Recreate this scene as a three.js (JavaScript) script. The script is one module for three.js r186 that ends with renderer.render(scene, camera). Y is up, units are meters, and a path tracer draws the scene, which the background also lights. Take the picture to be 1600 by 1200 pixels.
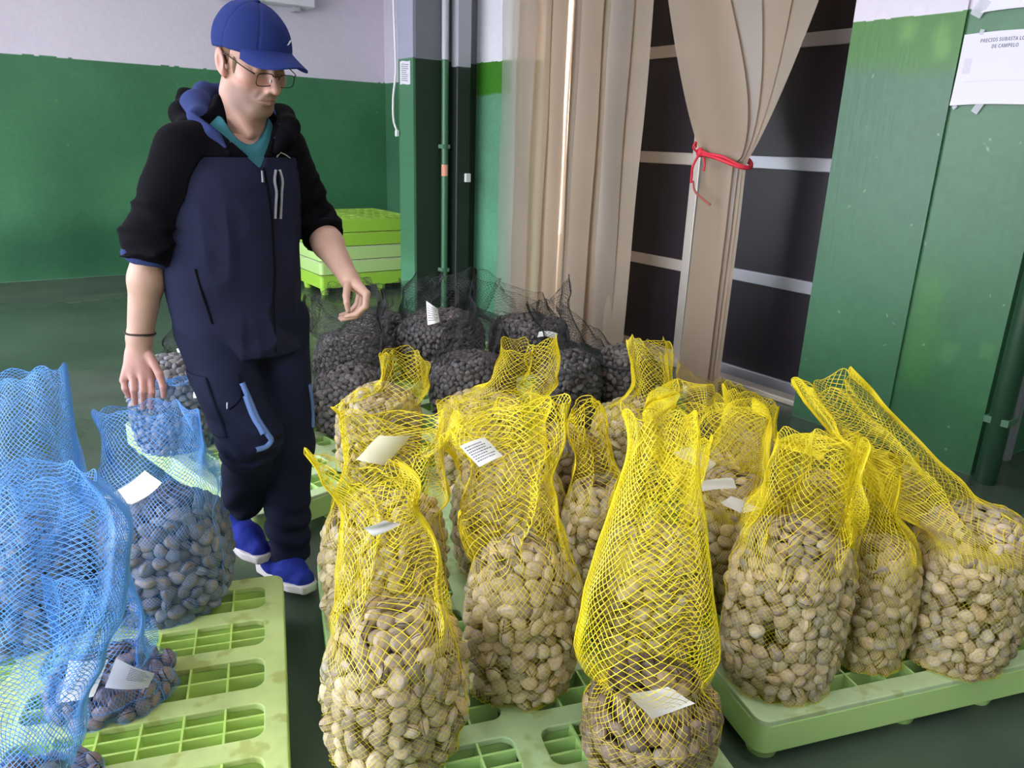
import * as THREE from 'three';
import { mergeGeometries, mergeVertices, toCreasedNormals } from 'three/addons/utils/BufferGeometryUtils.js';
import { RoundedBoxGeometry } from 'three/addons/geometries/RoundedBoxGeometry.js';
import { RectAreaLightUniformsLib } from 'three/addons/lights/RectAreaLightUniformsLib.js';

// ---------------------------------------------------------------- camera, sky, lamps, exposure
const scene = new THREE.Scene();
const camera = new THREE.PerspectiveCamera(54.217, 4 / 3, 0.05, 200);
camera.position.set(0, 1.4, 0);
camera.up.set(0.15379, 0.95134, -0.26701);
camera.lookAt(0.56262, 1.09355, -0.76781);
const renderer = new THREE.WebGLRenderer({ antialias: true });
renderer.toneMapping = THREE.LinearToneMapping;
renderer.toneMappingExposure = 0.77;
renderer.shadowMap.enabled = true;
RectAreaLightUniformsLib.init();
scene.background = new THREE.Color(0.86, 0.9, 1.0);   // bright overcast sky, seen through the open gate and the slit of the sliding door
scene.backgroundIntensity = 11.5;
scene.environment = null;
const LAMP_POWER = 20;
const LAMPS = [[-1.5, -6.2], [-1.5, -3.2], [-1.5, -0.2], [1.3, -6.2], [1.3, -3.2], [1.3, -0.2], [-0.6, 1.9], [1.9, 1.6]];   // fluorescent fittings on the ceiling (x, z)

// ---------------------------------------------------------------- helpers
let seed = 7;
const rnd = () => { seed = (seed + 0x6d2b79f5) | 0; let t = Math.imul(seed ^ (seed >>> 15), 1 | seed); t = (t + Math.imul(t ^ (t >>> 7), 61 | t)) ^ t; return ((t ^ (t >>> 14)) >>> 0) / 4294967296; };
const gauss = () => (rnd() + rnd() + rnd() + rnd() - 2) * 0.866 * 1.1;
const V = (x, y, z) => new THREE.Vector3(x, y, z);
const lerp = (a, b, t) => a + (b - a) * t;
const clamp = (x, a, b) => Math.min(b, Math.max(a, x));
const smooth = (a, b, x) => { const t = clamp((x - a) / (b - a), 0, 1); return t * t * (3 - 2 * t); };
function hash3(x, y, z) { let h = Math.imul(x, 374761393) ^ Math.imul(y, 668265263) ^ Math.imul(z, 2147483647 - 1013904223); h = Math.imul(h ^ (h >>> 13), 1274126177); return ((h ^ (h >>> 16)) >>> 0) / 4294967296; }
function noise(x, y, z) {                       // value noise, -1..1
  const xi = Math.floor(x), yi = Math.floor(y), zi = Math.floor(z);
  let u = x - xi, v = y - yi, w = z - zi; u = u * u * (3 - 2 * u); v = v * v * (3 - 2 * v); w = w * w * (3 - 2 * w);
  const h = (a, b, c) => hash3(xi + a, yi + b, zi + c);
  return 2 * lerp(lerp(lerp(h(0, 0, 0), h(1, 0, 0), u), lerp(h(0, 1, 0), h(1, 1, 0), u), v), lerp(lerp(h(0, 0, 1), h(1, 0, 1), u), lerp(h(0, 1, 1), h(1, 1, 1), u), v), w) - 1;
}
const fbm = (x, y, z, n = 4) => { let s = 0, a = 0.5; for (let i = 0; i < n; i++) { s += a * noise(x, y, z); x = x * 2.03 + 17; y = y * 2.03 + 5; z = z * 2.03 + 3; a *= 0.5; } return s; };
const used = new Map();
function numbered(name) { const n = used.get(name) || 0; used.set(name, n + 1); return n ? `${name}_${String(n).padStart(3, '0')}` : name; }
function std(color, roughness = 0.7, more = {}) { const m = new THREE.MeshStandardMaterial({ roughness, ...more }); Array.isArray(color) ? m.color.setRGB(...color) : m.color.set(color); return m; }
function tag(o, label, category, group) { o.userData = { ...o.userData, label, category }; if (group) o.userData.group = group; return o; }
function mesh(name, geometry, material, parent) {
  const m = new THREE.Mesh(geometry, material); m.castShadow = m.receiveShadow = true;
  m.name = numbered(name); (parent || scene).add(m); return m;
}
function thing(name, label, category, [x, y, z] = [0, 0, 0], turn = 0, group) {
  const o = new THREE.Group(); o.name = numbered(name); o.position.set(x, y, z); o.rotation.y = turn; scene.add(o);
  return tag(o, label, category, group);
}
function struct(name, geometry, material, parent) { const m = mesh(name, geometry, material, parent); if (!parent) m.userData.kind = 'structure'; return m; }
function structGroup(name, [x, y, z] = [0, 0, 0], turn = 0) { const o = new THREE.Group(); o.name = numbered(name); o.position.set(x, y, z); o.rotation.y = turn; o.userData.kind = 'structure'; scene.add(o); return o; }
function box(w, h, d, x = 0, y = 0, z = 0) { const g = new THREE.BoxGeometry(w, h, d); g.translate(x, y, z); return g; }
function rbox(w, h, d, x = 0, y = 0, z = 0, r = 0.005, s = 2) { const g = new RoundedBoxGeometry(w, h, d, s, r); g.translate(x, y, z); return g; }
function span(x0, x1, y0, y1, z0, z1) { return box(x1 - x0, y1 - y0, z1 - z0, (x0 + x1) / 2, (y0 + y1) / 2, (z0 + z1) / 2); }
function tube(points, r, seg = 32, rad = 6, closed = false) { return new THREE.TubeGeometry(new THREE.CatmullRomCurve3(points.map((p) => (p.isVector3 ? p : V(...p))), closed), seg, r, rad, closed); }
function grid(nu, nv, f) {                     // open sheet from f(u, v) -> [x, y, z]
  const P = new Float32Array((nu + 1) * (nv + 1) * 3), uv = new Float32Array((nu + 1) * (nv + 1) * 2), I = [];
  for (let j = 0, k = 0; j <= nv; j++) for (let i = 0; i <= nu; i++, k++) { const p = f(i / nu, j / nv); P.set(p, k * 3); uv[2 * k] = i / nu; uv[2 * k + 1] = j / nv; }
  for (let j = 0; j < nv; j++) for (let i = 0; i < nu; i++) { const a = j * (nu + 1) + i, b = a + 1, c = a + nu + 1, d = c + 1; I.push(a, b, d, a, d, c); }
  const g = new THREE.BufferGeometry(); g.setAttribute('position', new THREE.BufferAttribute(P, 3)); g.setAttribute('uv', new THREE.BufferAttribute(uv, 2)); g.setIndex(I); g.computeVertexNormals(); return g;
}
function dataTexture(n, m, f, srgb, repeat) {  // f(u, v) -> [r, g, b] in 0..1 (sRGB values if srgb)
  const d = new Uint8Array(n * m * 4);
  for (let j = 0; j < m; j++) for (let i = 0; i < n; i++) { const c = f((i + 0.5) / n, (j + 0.5) / m), k = 4 * (j * n + i); d[k] = clamp(c[0], 0, 1) * 255; d[k + 1] = clamp(c[1], 0, 1) * 255; d[k + 2] = clamp(c[2], 0, 1) * 255; d[k + 3] = 255; }
  const t = new THREE.DataTexture(d, n, m, THREE.RGBAFormat); t.magFilter = THREE.LinearFilter; t.minFilter = THREE.LinearMipmapLinearFilter; t.generateMipmaps = true; t.wrapS = t.wrapT = THREE.RepeatWrapping;
  if (srgb) t.colorSpace = THREE.SRGBColorSpace; if (repeat) t.repeat.set(...repeat); t.needsUpdate = true; return t;
}

// ---------------------------------------------------------------- the room
const LINE = 2.0;                              // height of the edge between green and white paint
const mix3 = (a, b, t) => [lerp(a[0], b[0], t), lerp(a[1], b[1], t), lerp(a[2], b[2], t)];
// painted plaster: u runs along the wall over `len` metres, v up over `high` metres; patches are repainted areas [u0, u1, v0, v1, colour]
function paint(len, high, nx, ny, phase, green, patches = [], scuffs = 40, white = [0.88, 0.84, 0.89]) {
  const spots = []; for (let i = 0; i < scuffs; i++) spots.push([rnd() * len, rnd() * LINE, 0.004 + rnd() * 0.012, 0.002 + rnd() * 0.006, rnd() * 3]);
  return dataTexture(nx, ny, (u, v) => {
    const x = u * len, y = v * high, edge = LINE + 0.006 * noise(x * 3, phase, 1) + 0.003 * noise(x * 23, phase, 2);
    const n = fbm(x * 1.6, y * 1.6, phase), f = noise(x * 40, y * 40, phase);
    if (y > edge) { const k = 1 + 0.03 * n + 0.012 * f; return [white[0] * k, white[1] * k, white[2] * k]; }
    let c = green;
    for (const [x0, x1, y0, y1, col, soft] of patches) {
      const w = 0.05 * fbm(x * 5, y * 5, phase + 9);
      const t = smooth(x0 - soft, x0 + soft, x + w) * (1 - smooth(x1 - soft, x1 + soft, x + w)) * smooth(y0 - soft, y0 + soft, y + w) * (1 - smooth(y1 - soft, y1 + soft, y + w));
      c = mix3(c, col, t);
    }
    const k = 1 + 0.16 * n + 0.03 * f; c = [c[0] * k + 0.02 * n, c[1] * k, c[2] * k + 0.01 * n];
    for (const [sx, sy, a, b, t] of spots) { const dx = (x - sx) * Math.cos(t) + (y - sy) * Math.sin(t), dy = (y - sy) * Math.cos(t) - (x - sx) * Math.sin(t); const q = (dx / a) ** 2 + (dy / b) ** 2; if (q < 1) c = mix3(c, [0.62, 0.74, 0.64], 0.6 * (1 - q)); }
    return c;
  }, true);
}
const GREEN = [0.27, 0.47, 0.34], GREEN_PALE = [0.36, 0.6, 0.46], GREEN_FRESH = [0.22, 0.46, 0.12];
const wallBump = dataTexture(256, 256, (u, v) => { const k = 0.5 + 0.5 * fbm(u * 40, v * 40, 3); return [k, k, k]; }, false);
function wallMaterial(map, rough = 0.42) { return new THREE.MeshStandardMaterial({ map, roughness: rough, bumpMap: wallBump, bumpScale: 0.0008 }); }
// a wall slab with uv in the 0..1 of its own length and height; axis 'x' runs along x, 'z' along z
function slab(x0, x1, y0, y1, z0, z1, axis) {
  const g = span(x0, x1, y0, y1, z0, z1), p = g.attributes.position, uv = g.attributes.uv;
  for (let i = 0; i < p.count; i++) uv.setXY(i, axis === 'x' ? (p.getX(i) - x0) / (x1 - x0) : (z1 - p.getZ(i)) / (z1 - z0), (p.getY(i) - y0) / (y1 - y0));
  return g;
}
const H = 3.6;
const plainWhite = [0.83, 0.82, 0.86];
struct('wall_back', slab(-3.4, 4.4, 0, H, -8.6, -8.4, 'x'), wallMaterial(paint(7.8, H, 1024, 384, 1, [0.24, 0.46, 0.31], [[3.6, 5.6, 0, 0.5, [0.16, 0.36, 0.24], 0.2]], 20)));
struct('wall_far_right', slab(4.2, 4.4, 0, H, -8.4, -5.8, 'z'), wallMaterial(paint(2.5, H, 256, 384, 2, GREEN, [], 8)));
// pillar between the back corner and the curtained doorway
const pillarPaint = wallMaterial(paint(1.2, H, 256, 768, 3, GREEN, [[0, 1.2, 0, 0.45, GREEN_PALE, 0.1]], 30, [0.62, 0.62, 0.7]));
struct('pillar', (() => { const g = slab(3.02, 4.3, 0, H, -5.8, -5.555, 'x'); return g; })(), pillarPaint);
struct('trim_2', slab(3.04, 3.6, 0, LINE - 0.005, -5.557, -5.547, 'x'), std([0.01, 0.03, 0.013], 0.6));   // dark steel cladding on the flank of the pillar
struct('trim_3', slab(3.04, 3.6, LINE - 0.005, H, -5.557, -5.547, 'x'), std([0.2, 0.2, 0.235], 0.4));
// the wall beside the curtained doorway: left piece, lintel, right piece (stepped), return beyond its end
const sidePaint = paint(0.75, H, 256, 768, 4, [0.35, 0.55, 0.43], [[0, 0.75, 1.78, 2.1, GREEN_FRESH, 0.015], [0, 0.75, 0, 0.9, GREEN_PALE, 0.2]], 16, [0.9, 0.89, 0.92]);
struct('wall_right_of_pillar', slab(3.6, 3.8, 0, H, -5.56, -4.9, 'z'), wallMaterial(sidePaint));
struct('trim_1', span(3.6, 3.8, 2.75, H, -4.9, -2.26), std([0.72, 0.71, 0.75], 0.6));
const patchesRight = [[-0.3, 0.8, 1.78, 2.3, GREEN_FRESH, 0.06], [0.05, 0.13, 1.83, 1.94, [0.34, 0.55, 0.2], 0.03], [0.22, 0.28, 1.9, 1.99, [0.34, 0.55, 0.2], 0.03]];
struct('wall_right', slab(3.6, 3.8, 0, H, -2.26, -1.74, 'z'), wallMaterial(paint(0.52, H, 256, 1024, 5, [0.24, 0.43, 0.3], patchesRight, 12), 0.35));
struct('wall_right_recess', slab(3.615, 3.8, 0, H, -1.74, -1.32, 'z'), wallMaterial(paint(0.42, H, 256, 1024, 6, [0.23, 0.43, 0.28], [[0.2, 0.27, 0.5, 0.62, [0.28, 0.49, 0.3], 0.03], [0.03, 0.08, 0.55, 0.63, [0.28, 0.49, 0.3], 0.015], [0.28, 0.42, 0.35, 0.9, [0.26, 0.48, 0.26], 0.06]], 12), 0.35));
struct('wall_right_return', slab(3.8, 4.4, 0, H, -1.36, -1.32, 'x'), wallMaterial(paint(0.6, H, 64, 384, 7, GREEN, [], 4)));
struct('wall_right_near', slab(4.4, 4.6, 0, H, -1.36, 4.1, 'z'), wallMaterial(paint(5.4, H, 512, 384, 8, GREEN, [], 10)));
// the rest of the hall, behind the photographer: left wall with the open lorry gate, near wall
const LW = -3.2, G0 = -7.2, G1 = 0.4, GH = 3.1;
struct('wall_left', slab(LW - 0.2, LW, 0, H, -8.6, G0, 'z'), wallMaterial(paint(4, H, 256, 256, 10, GREEN, [], 6)));
struct('wall_left_near', slab(LW - 0.2, LW, 0, H, G1, 4.3, 'z'), wallMaterial(paint(2.7, H, 256, 256, 11, GREEN, [], 6)));
struct('wall_left_lintel', span(LW - 0.2, LW, GH, H, G0, G1), std(plainWhite, 0.7));
struct('wall_near', slab(LW - 0.2, 4.6, 0, H, 4.1, 4.3, 'x'), wallMaterial(paint(9.8, H, 512, 256, 12, GREEN, [], 6)));
struct('ceiling', span(LW - 0.2, 4.6, H, H + 0.2, -8.6, 4.3), std([0.78, 0.77, 0.8], 0.8));
// wet concrete floor, dark grey green, with smears of water that shine
const FL = 14;
const floorColor = dataTexture(1024, 1024, (u, v) => {
  const x = u * FL, y = v * FL, n = fbm(x * 0.9, y * 0.9, 21), f = fbm(x * 7, y * 7, 22, 3), w = smooth(-0.1, 0.25, fbm(x * 0.5 + 3, y * 1.3, 25));
  const k = 0.34 + 0.05 * n + 0.04 * f - 0.04 * w; return [k * 0.88, k * 1.06, k * 0.88];
}, true);
const floorRough = dataTexture(512, 512, (u, v) => { const x = u * FL, y = v * FL; const k = 0.2 + 0.32 * smooth(-0.22, 0.28, fbm(x * 0.55, y * 1.4, 25)) + 0.1 * fbm(x * 6, y * 6, 8, 2); return [k, k, k]; }, false);
const floorBump = dataTexture(512, 512, (u, v) => { const k = 0.5 + 0.4 * fbm(u * 90, v * 90, 31); return [k, k, k]; }, false);
struct('floor', (() => { const g = span(LW - 0.2, 4.6, -0.2, 0, -8.6, 4.3), p = g.attributes.position, uv = g.attributes.uv; for (let i = 0; i < p.count; i++) uv.setXY(i, p.getX(i) / FL, p.getZ(i) / FL); return g; })(),
  new THREE.MeshStandardMaterial({ map: floorColor, roughnessMap: floorRough, roughness: 1, bumpMap: floorBump, bumpScale: 0.0003 }));
struct('pavement', span(-16, LW - 0.2, -0.2, -0.02, -14, 9), std([0.3, 0.3, 0.29], 0.9));
struct('pavement_behind_door', span(3.8, 16, -0.25, -0.06, -10, 4), std([0.42, 0.4, 0.37], 0.9));
for (const [x, z] of LAMPS) {                  // twin-tube fluorescent fitting: steel tray, diffuser, and a light of the same size
  const t = thing('ceiling_lamp', `white fluorescent ceiling fitting ${x < 0 ? 'of the gate side' : 'of the curtain side'}, ${z < -4 ? 'nearest the back wall' : z < -1 ? 'in the middle of the hall' : z < 1 ? 'above the front pallets' : 'behind the camera'}`, 'lamp', [x, H, z]);
  mesh('lamp_tray', box(0.3, 0.06, 1.5, 0, -0.03, 0), std([0.8, 0.8, 0.8], 0.5), t);
  mesh('lamp_diffuser', rbox(0.24, 0.05, 1.44, 0, -0.08, 0, 0.015), std([0.9, 0.9, 0.9], 0.5, { emissive: new THREE.Color(1, 0.98, 1), emissiveIntensity: 1.2 }), t);
  const l = new THREE.RectAreaLight(new THREE.Color(1.0, 0.95, 1.0), LAMP_POWER, 0.24, 1.44);
  l.position.set(x, H - 0.112, z); l.rotation.x = -Math.PI / 2; scene.add(l);
}

// wall unit high on the back wall, cable, pipes and notices
{
  const t = thing('wall_heater', 'white metal wall unit mounted high on the white part of the back wall', 'wall unit', [2.86, 2.66, -8.4]);
  mesh('casing', rbox(0.92, 0.5, 0.2, 0, 0.25, 0.1, 0.012), std([0.8, 0.79, 0.83], 0.45), t);
  mesh('grille_slot', box(0.8, 0.012, 0.004, 0, 0.1, 0.202), std([0.3, 0.3, 0.32], 0.6), t);
  mesh('bracket', box(0.06, 0.04, 0.12, -0.3, -0.02, 0.06), std([0.5, 0.5, 0.52], 0.5), t);
  mesh('bracket', box(0.06, 0.04, 0.12, 0.3, -0.02, 0.06), std([0.5, 0.5, 0.52], 0.5), t);
}
{
  const t = thing('corner_pipe', 'dark green painted pipe running down the corner beside the pillar', 'pipe', [3.275, 0, -5.5]);
  mesh('pipe', new THREE.CylinderGeometry(0.028, 0.028, H - LINE, 20).translate(0, LINE + (H - LINE) / 2, 0), std([0.5, 0.5, 0.55], 0.35), t);
  mesh('pipe', new THREE.CylinderGeometry(0.0281, 0.0281, LINE, 20).translate(0, LINE / 2, 0), std([0.05, 0.15, 0.07], 0.35), t);
  for (const y of [0.35, 1.35, 2.5]) mesh('pipe_clip', box(0.07, 0.03, 0.07, 0, y, -0.01), std([0.12, 0.26, 0.15], 0.5), t);
  mesh('label_sticker', grid(8, 1, (u, v) => { const a = Math.PI * (0.5 + 0.7 * (u - 0.2)); return [0.0292 * Math.cos(a), 1.12 + 0.09 * v, 0.0292 * Math.sin(a)]; }), std([0.75, 0.34, 0.24], 0.6, { side: THREE.DoubleSide }), t);
}
{
  const t = thing('door_track_post', 'black rubber edged steel post standing in the corner behind the green pillar', 'post', [3.41, 0, -5.48]);
  mesh('post', rbox(0.13, LINE - 0.05, 0.1, 0, (LINE - 0.05) / 2, 0, 0.012), std([0.012, 0.02, 0.014], 0.5), t);
  mesh('post_top', rbox(0.13, H - LINE + 0.05, 0.1, 0, LINE - 0.05 + (H - LINE + 0.05) / 2, 0, 0.012), std([0.4, 0.4, 0.45], 0.5), t);
  mesh('latch', rbox(0.05, 0.07, 0.03, 0.035, 1.11, 0.06, 0.006), std([0.75, 0.73, 0.75], 0.5), t);
  mesh('buffer', rbox(0.13, 0.16, 0.12, 0, 0.12, 0.01, 0.03), std([0.015, 0.015, 0.015], 0.8), t);
}
function canvasMap(w, h, draw) { const c = document.createElement('canvas'); c.width = w; c.height = h; draw(c.getContext('2d')); const t = new THREE.CanvasTexture(c); t.colorSpace = THREE.SRGBColorSpace; return t; }
function printLines(g, x0, y0, w, h, n, gap = 0.3) { g.fillStyle = 'rgba(70,70,95,0.75)'; for (let i = 0; i < n; i++) { let x = x0; const y = y0 + (h * i) / n; while (x < x0 + w * (0.65 + 0.35 * rnd())) { const l = w * (0.03 + 0.08 * rnd()); g.fillRect(x, y, l, h / n * (1 - gap) * 0.6); x += l + w * 0.02; } } }
// a sheet of paper fixed on a wall that faces -x: corners of its face in z, y
function wallPaper(name, label, x, z0, z1, y0, y1, map, skew = 0, curl = 0.01) {
  const m = mesh(name, grid(14, 10, (u, v) => [x - 0.002 - curl * (Math.sin(u * 3.1) ** 2 * 0.3 + (1 - v) ** 3 * 0.9 * (1 - u)), lerp(y0, y1, v) + 0.004 * Math.sin(u * 6), lerp(z0 + skew * v, z1, u)]), new THREE.MeshStandardMaterial({ map, roughness: 0.7, side: THREE.DoubleSide }));
  return tag(m, label, 'paper');
}
{
  const price = canvasMap(1024, 700, (g) => {
    g.fillStyle = '#efeaf4'; g.fillRect(0, 0, 1024, 700); g.fillStyle = '#6a6684'; g.textAlign = 'center'; g.font = 'bold 48px sans-serif';
    g.save(); g.translate(328, 0); g.scale(0.68, 1); g.fillText('PRECIOS SUBASTA LONJA', 0, 98); g.fillText('DE CAMPELO', 0, 160); g.restore();
    g.fillStyle = 'rgba(200,196,214,0.5)'; g.fillRect(60, 470, 964, 5); g.fillStyle = 'rgba(215,205,225,0.5)'; g.fillRect(40, 240, 60, 150);
  });
  wallPaper('price_notice', 'white paper notice with auction price heading, taped to the green wall at the right edge', 3.61, -1.735, -1.2, 1.615, 1.9, price, 0, 0.012);
  const upper = canvasMap(512, 256, (g) => { g.fillStyle = '#f0ecf4'; g.fillRect(0, 0, 512, 256); printLines(g, 40, 40, 420, 120, 3); });
  wallPaper('wall_notice', 'white paper sheet taped to the wall above the auction price notice', 3.61, -1.685, -1.2, 1.98, 2.2, upper, 0, 0.006);
  for (const [z, y, w, h, a] of [[-1.69, 2.0, 0.05, 0.07, 0.5], [-1.665, 1.905, 0.018, 0.02, 0.2], [-1.62, 1.605, 0.03, 0.045, 0.5], [-1.715, 1.61, 0.016, 0.018, 0.9]]) {
    const m = mesh('tape_piece', grid(3, 3, (u, v) => [3.6035 - 0.001 * Math.sin(u * 3), (v - 0.5) * h, (u - 0.5) * w]), new THREE.MeshPhysicalMaterial({ color: 0xe4e4ec, roughness: 0.35, transmission: 0.45, thickness: 0, side: THREE.DoubleSide }));
    m.position.set(0, y, z); m.rotation.x = a;
    tag(m, `torn strip of clear tape ${y > 1.95 ? 'at the corner of the uppermost sheet' : y > 1.8 ? 'on the top edge of the price notice' : z > -1.65 ? 'hanging under the price notice' : 'under the left corner of the price notice'}`, 'tape');
  }
  const small = canvasMap(128, 192, (g) => { g.fillStyle = '#dcd8e2'; g.fillRect(0, 0, 128, 192); printLines(g, 18, 24, 92, 150, 9); });
  wallPaper('pillar_notice', 'small printed paper notice stuck on the narrow face of the pillar', 3.02, -5.77, -5.6, 1.81, 1.98, small, 0, 0);
  const c = thing('power_cable', 'white cable hanging down the left edge of the pillar', 'cable', [3.0, 0, -5.81]);
  mesh('cable', tube([[0, 3.55, 0], [-0.01, 2.4, 0.004], [0, 1.9, 0], [-0.03, 1.7, 0.01], [-0.02, 1.52, 0.0], [0.0, 1.46, 0.012]], 0.009, 60, 8), std([0.82, 0.8, 0.82], 0.5), c);
  mesh('plug', rbox(0.03, 0.05, 0.03, 0, 1.44, 0.012, 0.006), std([0.8, 0.78, 0.8], 0.5), c);
  const p = thing('edge_pipe', 'thick dark green pipe standing against the end of the right wall', 'pipe', [3.6, 0, -1.25]);
  mesh('pipe', new THREE.CylinderGeometry(0.045, 0.045, H, 24).translate(0, H / 2, 0), std([0.02, 0.06, 0.03], 0.3), p);
  for (const y of [0.3, 1.2, 2.4]) mesh('pipe_clip', box(0.1, 0.03, 0.1, 0.01, y, 0), std([0.1, 0.22, 0.13], 0.5), p);
}

// ---------------------------------------------------------------- sliding door: two aluminium leaves with dark panels, and its threshold
const alu = new THREE.MeshStandardMaterial({ color: new THREE.Color(0.62, 0.56, 0.5), roughness: 0.38, metalness: 0.55 });
const aluCool = new THREE.MeshStandardMaterial({ color: new THREE.Color(0.5, 0.5, 0.55), roughness: 0.34, metalness: 0.6 });
const darkPanel = std([0.022, 0.017, 0.024], 0.32), rubber = std([0.01, 0.01, 0.012], 0.6);
function doorLeaf(name, x, z0, z1, stiles, railMat, stileMat) {
  const d = structGroup(name, [x, 0, 0]);
  const rails = [0.035, 0.655, 1.335, 1.985, 2.62];
  for (const y of rails) mesh('door_rail', rbox(0.05, 0.075, z1 - z0, 0, y, (z0 + z1) / 2, 0.006), railMat, d);
  const zs = [z0, ...stiles, z1];
  for (let i = 0; i < rails.length - 1; i++) for (let k = 0; k < zs.length - 1; k++)
    mesh('door_panel', span(-0.008, 0.008, rails[i] + 0.03, rails[i + 1] - 0.03, zs[k] + 0.02, zs[k + 1] - 0.02), darkPanel, d);
  for (const z of zs) mesh('door_stile', rbox(0.052, 2.66, 0.07, 0, 1.33, clamp(z, z0 + 0.035, z1 - 0.035), 0.006), stileMat, d);
  return d;
}
doorLeaf('door_1', 3.86, -4.63, -3.31, [], alu, alu);
doorLeaf('door_2', 3.93, -3.29, -1.9, [-3.12], aluCool, aluCool);
mesh('door_seal', span(3.84, 3.87, 0.03, 2.6, -3.295, -3.27), rubber).userData.kind = 'structure';
struct('door_jamb', span(3.87, 3.9, 0, 2.75, -5.4, -4.77), std([0.5, 0.42, 0.36], 0.6));
struct('door_header', span(3.8, 4.05, 2.66, 3.1, -5.4, -1.8), std([0.5, 0.5, 0.52], 0.6));
struct('door_side_panel', span(3.95, 4.0, 0, 2.75, -1.95, -1.3), std([0.3, 0.3, 0.32], 0.6));
struct('threshold', rbox(0.1, 0.035, 3.0, 3.78, 0.0175, -3.5, 0.008), std([0.66, 0.58, 0.48], 0.35, { metalness: 0.3 }));

// ---------------------------------------------------------------- plastic strip curtains
const pvc = new THREE.MeshPhysicalMaterial({ color: new THREE.Color(0.58, 0.44, 0.31), roughness: 0.55, transmission: 0.55, thickness: 0, side: THREE.DoubleSide, clearcoat: 0.25, clearcoatRoughness: 0.3 });
const pvcDark = new THREE.MeshPhysicalMaterial({ color: new THREE.Color(0.54, 0.44, 0.35), roughness: 0.4, transmission: 0.62, thickness: 0, side: THREE.DoubleSide, clearcoat: 0.3, clearcoatRoughness: 0.25 });
const pvcClear = new THREE.MeshPhysicalMaterial({ color: new THREE.Color(0.74, 0.7, 0.64), roughness: 0.35, transmission: 0.8, thickness: 0, side: THREE.DoubleSide, clearcoat: 0.2, clearcoatRoughness: 0.3 });
{
  const t = thing('strip_curtain', 'loose hanging curtain of beige translucent plastic strips beside the pillar', 'curtain', [3.5, 0, -4.2]);
  mesh('curtain_rail', rbox(0.04, 0.06, 1.75, 0.03, 2.72, -0.05, 0.006), alu, t);
  const strips = [[-0.76, 0.2, 0.0, pvcClear], [-0.62, 0.24, 0.02, pvcClear], [-0.5, 0.2, -0.02, pvcDark], [-0.4, 0.22, 0.015, pvc], [-0.25, 0.22, 0.04, pvc], [-0.12, 0.22, 0.0, pvc], [0.03, 0.2, 0.03, pvcDark], [0.16, 0.22, -0.01, pvc], [0.3, 0.22, 0.025, pvc], [0.45, 0.2, 0.0, pvcDark], [0.575, 0.21, 0.02, pvc]];
  strips.forEach(([z, w, off, m], i) => {
    const ph = i * 1.7;
    mesh('strip', grid(14, 40, (u, v) => {
      const a = (u - 0.5) * 2, y = 2.72 - v * 2.69;
      return [off + 0.01 * (1 - a * a) * (i % 2 ? 1 : -1) + 0.012 * v * Math.sin(ph + y * 1.3) + 0.004 * Math.sin(5 * y + ph + a), y, z + a * w / 2 * (1 + 0.03 * Math.sin(y * 2 + ph)) + 0.012 * Math.sin(ph + y * 0.9)];
    }), m, t);
  });
}
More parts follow.
